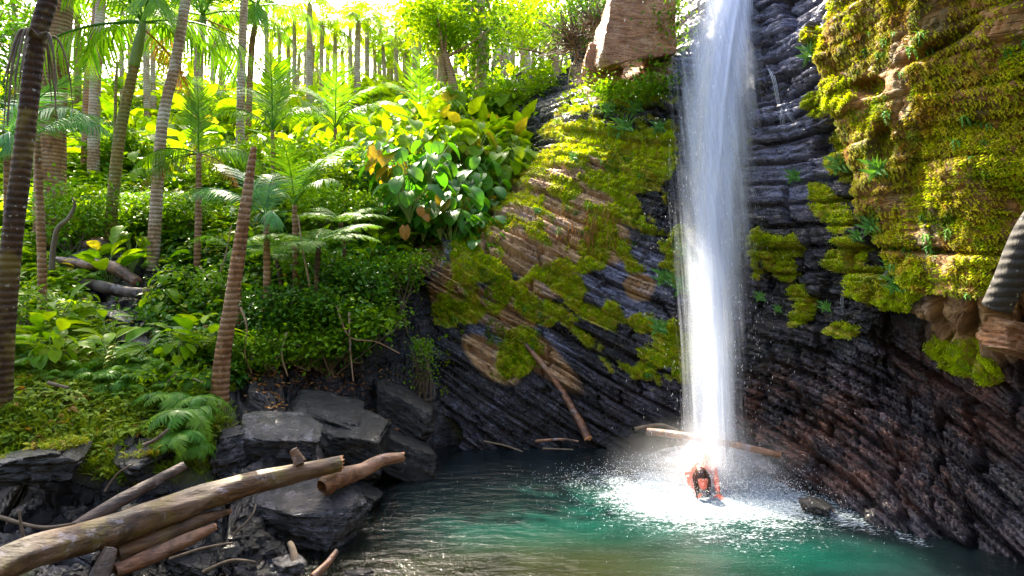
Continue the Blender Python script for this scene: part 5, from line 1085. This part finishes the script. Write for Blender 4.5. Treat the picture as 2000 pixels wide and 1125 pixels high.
mossy('moss', np.maximum(massm*.9, mossL)*ss(.1, .2, fbm(Lw*2.7, CZ*2.7, 0, 4, 53)), 2200, .10, 'mossgreen', 'small hanging green plants rooted in the moss', L_LANCE, 34, 9, .7)
lft = blob(CU, CPY, [(900, 480, 70, 70, 20), (930, 590, 70, 60), (1000, 690, 55, 50), (850, 720, 30, 50, 0), (1230, 230, 60, 40), (1170, 200, 70, 30)], .4)*ss(-.1, .08, fbm(Lw*3, CZ*3, 0, 4, 58))
mossy('moss', lft, 12000, .05, 'bright', 'green leafy moss on the lower left slabs', L_SMALL, 35, 7)
# roots / dry hanging strands over the warm part of the slab
g = G(); 
for k in range(150):
    a = rg.normal(1125, 45); b = rg.uniform(400, 470); q, n_ = cliff_pt(a, b); L_ = rg.uniform(.15, .5); V, Q = tube([q+n_*.03, q+n_*.09+[rg.normal()*.02, 0, -L_*.5], q+n_*.07+[rg.normal()*.03, 0, -L_]], [.006, .004, .002], 4, sub=2, capend=False); g.add(V, Q, rg.random())
tag(ob('hanging_roots', g.mesh('hanging_roots'), M['deadleaf']), 'dry orange root strands hanging down the warm slab', 'roots', kind='stuff')
# bright little cliff ferns one can point at
def cfern(px, py, s, label, k=3):
    q, n_ = cliff_pt(px, py); o = fern(q+n_*.03, s, label, None, k); o.data = CFM; d = Vector(n_); o.rotation_euler = d.to_track_quat('Z', 'Y').to_euler()
gg = G(); rg2 = np.random.default_rng(8); nn = 34; a = rg2.uniform(0, 6.28, nn); gg.scatter(L_LANCE, np.zeros((nn, 3))+rg2.normal(size=(nn, 3))*[.08, .08, .03], frames(np.stack([np.cos(a), np.sin(a), rg2.uniform(.1, 1.1, nn)], 1)), rg2.uniform(.2, .5, nn))
CFM = gg.mesh('fern'); CFM.materials.append(M['mossgreen'])
for a in [(1582, 108, .4, 'green fern on the pale ledge right of the fall top'), (1555, 345, .28, 'small green fern above the long yellow moss strip'), (1712, 440, .35, 'bluish green fern at the left edge of the mossy wall'), (1690, 460, .22, 'smaller fern left of the bluish one'), (1765, 555, .32, 'green fern under the mossy wall corner'), (1728, 522, .2, 'tiny fern beside the fine water thread'),
    (1490, 582, .2, 'tiny fern just right of the fall at mid height'), (1608, 600, .22, 'small fern left of the oval moss pad'), (1520, 605, .16, 'tiny fern below the moss dots right of the fall'), (1340, 560, .45, 'big pale fern half veiled by the fall'), (1350, 500, .4, 'pale fern left of the fall at mid height'), (1290, 640, .35, 'cool green fern on the lower moss left of the fall'),
    (1300, 545, .4, 'green fern on the moss just left of the fall'), (1225, 250, .5, 'dark fern under the tan block'), (1195, 215, .4, 'fern in the crevice below the smaller tan block'), (1290, 250, .3, 'fern on the moss near the fall top'), (1245, 215, .4, 'leafy fern below the huge tan block'), (1055, 415, .2, 'lone fern on the warm dry slab'), (1125, 310, .25, 'lone fern high on the warm slab'),
    (1658, 322, .35, 'bright fern on the moss edge right of the fall'), (1625, 200, .4, 'dark leafy fern at the corner of the mossy wall'), (1740, 330, .35, 'lush green fern in the mossy wall recess'), (1300, 30, .5, 'leafy tuft trailing down beside the tan block'), (1290, 80, .45, 'lower leafy tuft beside the tan block'), (830, 720, .5, 'bright green clump on the black slanting rock')]: cfern(*a)
# foliage trailing along the block edge
shm = leafcloud([(0, 0, 0, .25, .3, .5), (-.1, 0, -.6, .22, .3, .3), (.15, 0, .6, .22, .3, .4)], 1500, L_SMALL, .07, 77).mesh('hanging_bush', False)
shm2 = leafcloud([(0, 0, 0, .5, .25, .14), (-.5, 0, -.02, .3, .2, .12), (.5, 0, .1, .3, .2, .14)], 1500, L_SMALL, .06, 78).mesh('hanging_bush', False)
tag(ob('hanging_bush', shm2, M['mid'], loc=P(1235, 172, 10.4)), 'low leafy bush along the foot of the huge tan block', 'bush')
q = P(1300, 60, 10.6); tag(ob('hanging_bush', shm, M['mid'], loc=q), 'dark leafy bush between the huge tan block and the fall', 'bush')

# ================================================================= unseen gorge bank added behind the viewer to cut sky fill and deepen shadows
th = np.linspace(R_(-185), R_(5), 150)[None]; zz = np.linspace(-.3, 11, 70)[:, None]
Rb = 7.5+zz*.45+fbm(np.cos(th)*3, np.sin(th)*3, zz*.35, 4, 91)*3.5+fbm(np.cos(th)*16, np.sin(th)*16, zz*1.6, 4, 92)*.9
V = np.stack([1.2+Rb*np.cos(th), 1.5+Rb*np.sin(th), zz+0*th], -1); I = np.arange(150*70).reshape(70, 150)
tag(ob('fill_blocking_bank', mesh('fill_blocking_bank', V.reshape(-1, 3), np.stack([I[:-1, :-1], I[:-1, 1:], I[1:, 1:], I[1:, :-1]], -1), {'rock': ss(3., 1., zz+0*th), 'litter': 0*V[..., 0]}, cols={'bed': V.reshape(-1, 3)}), M['hill']), 'steep dark bank closing the gorge unseen behind the viewer, added to cut sky fill', 'hillside', kind='structure')
# ================================================================= light, air, camera
w = bpy.data.worlds.new('World'); SC.world = w; w.use_nodes = True; nt = w.node_tree; nt.nodes.clear()
AZ, EL = R_(-26), R_(46)        # sun behind the trees, a little left of straight ahead
sky = nd(nt, 'ShaderNodeTexSky', sky_type='NISHITA'); sky.sun_disc = False; sky.sun_elevation = EL; sky.sun_rotation = AZ; sky.air_density = 1.0; sky.dust_density = 5.0; sky.ozone_density = 1.0
bg = nd(nt, 'ShaderNodeBackground', {'Color': sky.outputs[0], 'Strength': .15}); o_ = nd(nt, 'ShaderNodeOutputWorld', {0: bg.outputs[0]})
sl = bpy.data.lights.new('sun', 'SUN'); sl.energy = 5; sl.angle = R_(1.0); sl.color = (1, .90, .70); so = bpy.data.objects.new('sun', sl); COL.objects.link(so)
d = Vector((math.sin(AZ)*math.cos(EL), math.cos(AZ)*math.cos(EL), math.sin(EL))); so.rotation_euler = d.to_track_quat('Z', 'Y').to_euler(); so.location = d*50
if HAZE:
    bm = bmesh.new(); bmesh.ops.create_cube(bm, size=1); me = bpy.data.meshes.new('haze'); bm.to_mesh(me); bm.free()
    m, nt, out = newmat('haze_air'); vol = nd(nt, 'ShaderNodeVolumePrincipled', {'Color': (1, .97, .9, 1), 'Density': HAZE, 'Anisotropy': .6}); nt.links.new(vol.outputs[0], out.inputs[1])
    o = ob('haze', me, m, loc=(0, 29, 12)); o.scale = (400, 80, 40); tag(o, 'thin bright haze in the forest air', 'haze', kind='stuff')
cam = bpy.data.cameras.new('camera'); cam.sensor_width = 36; cam.lens = F/2000*36; cam.clip_end = 600; co = bpy.data.objects.new('camera', cam); COL.objects.link(co)
co.location = (0, 0, H); co.rotation_euler = (R_(90), 0, 0); SC.camera = co
SC.view_settings.view_transform = 'Standard'; SC.view_settings.look = 'None'; SC.view_settings.gamma = 1; SC.view_settings.exposure = EXPO
SC.cycles.use_denoising = True; SC.cycles.max_bounces = 8; SC.cycles.transparent_max_bounces = 24; SC.cycles.transmission_bounces = 4; SC.cycles.diffuse_bounces = 3; SC.cycles.glossy_bounces = 3; SC.cycles.volume_bounces = 1
SC.cycles.volume_step_rate = 2; SC.cycles.sample_clamp_indirect = 6
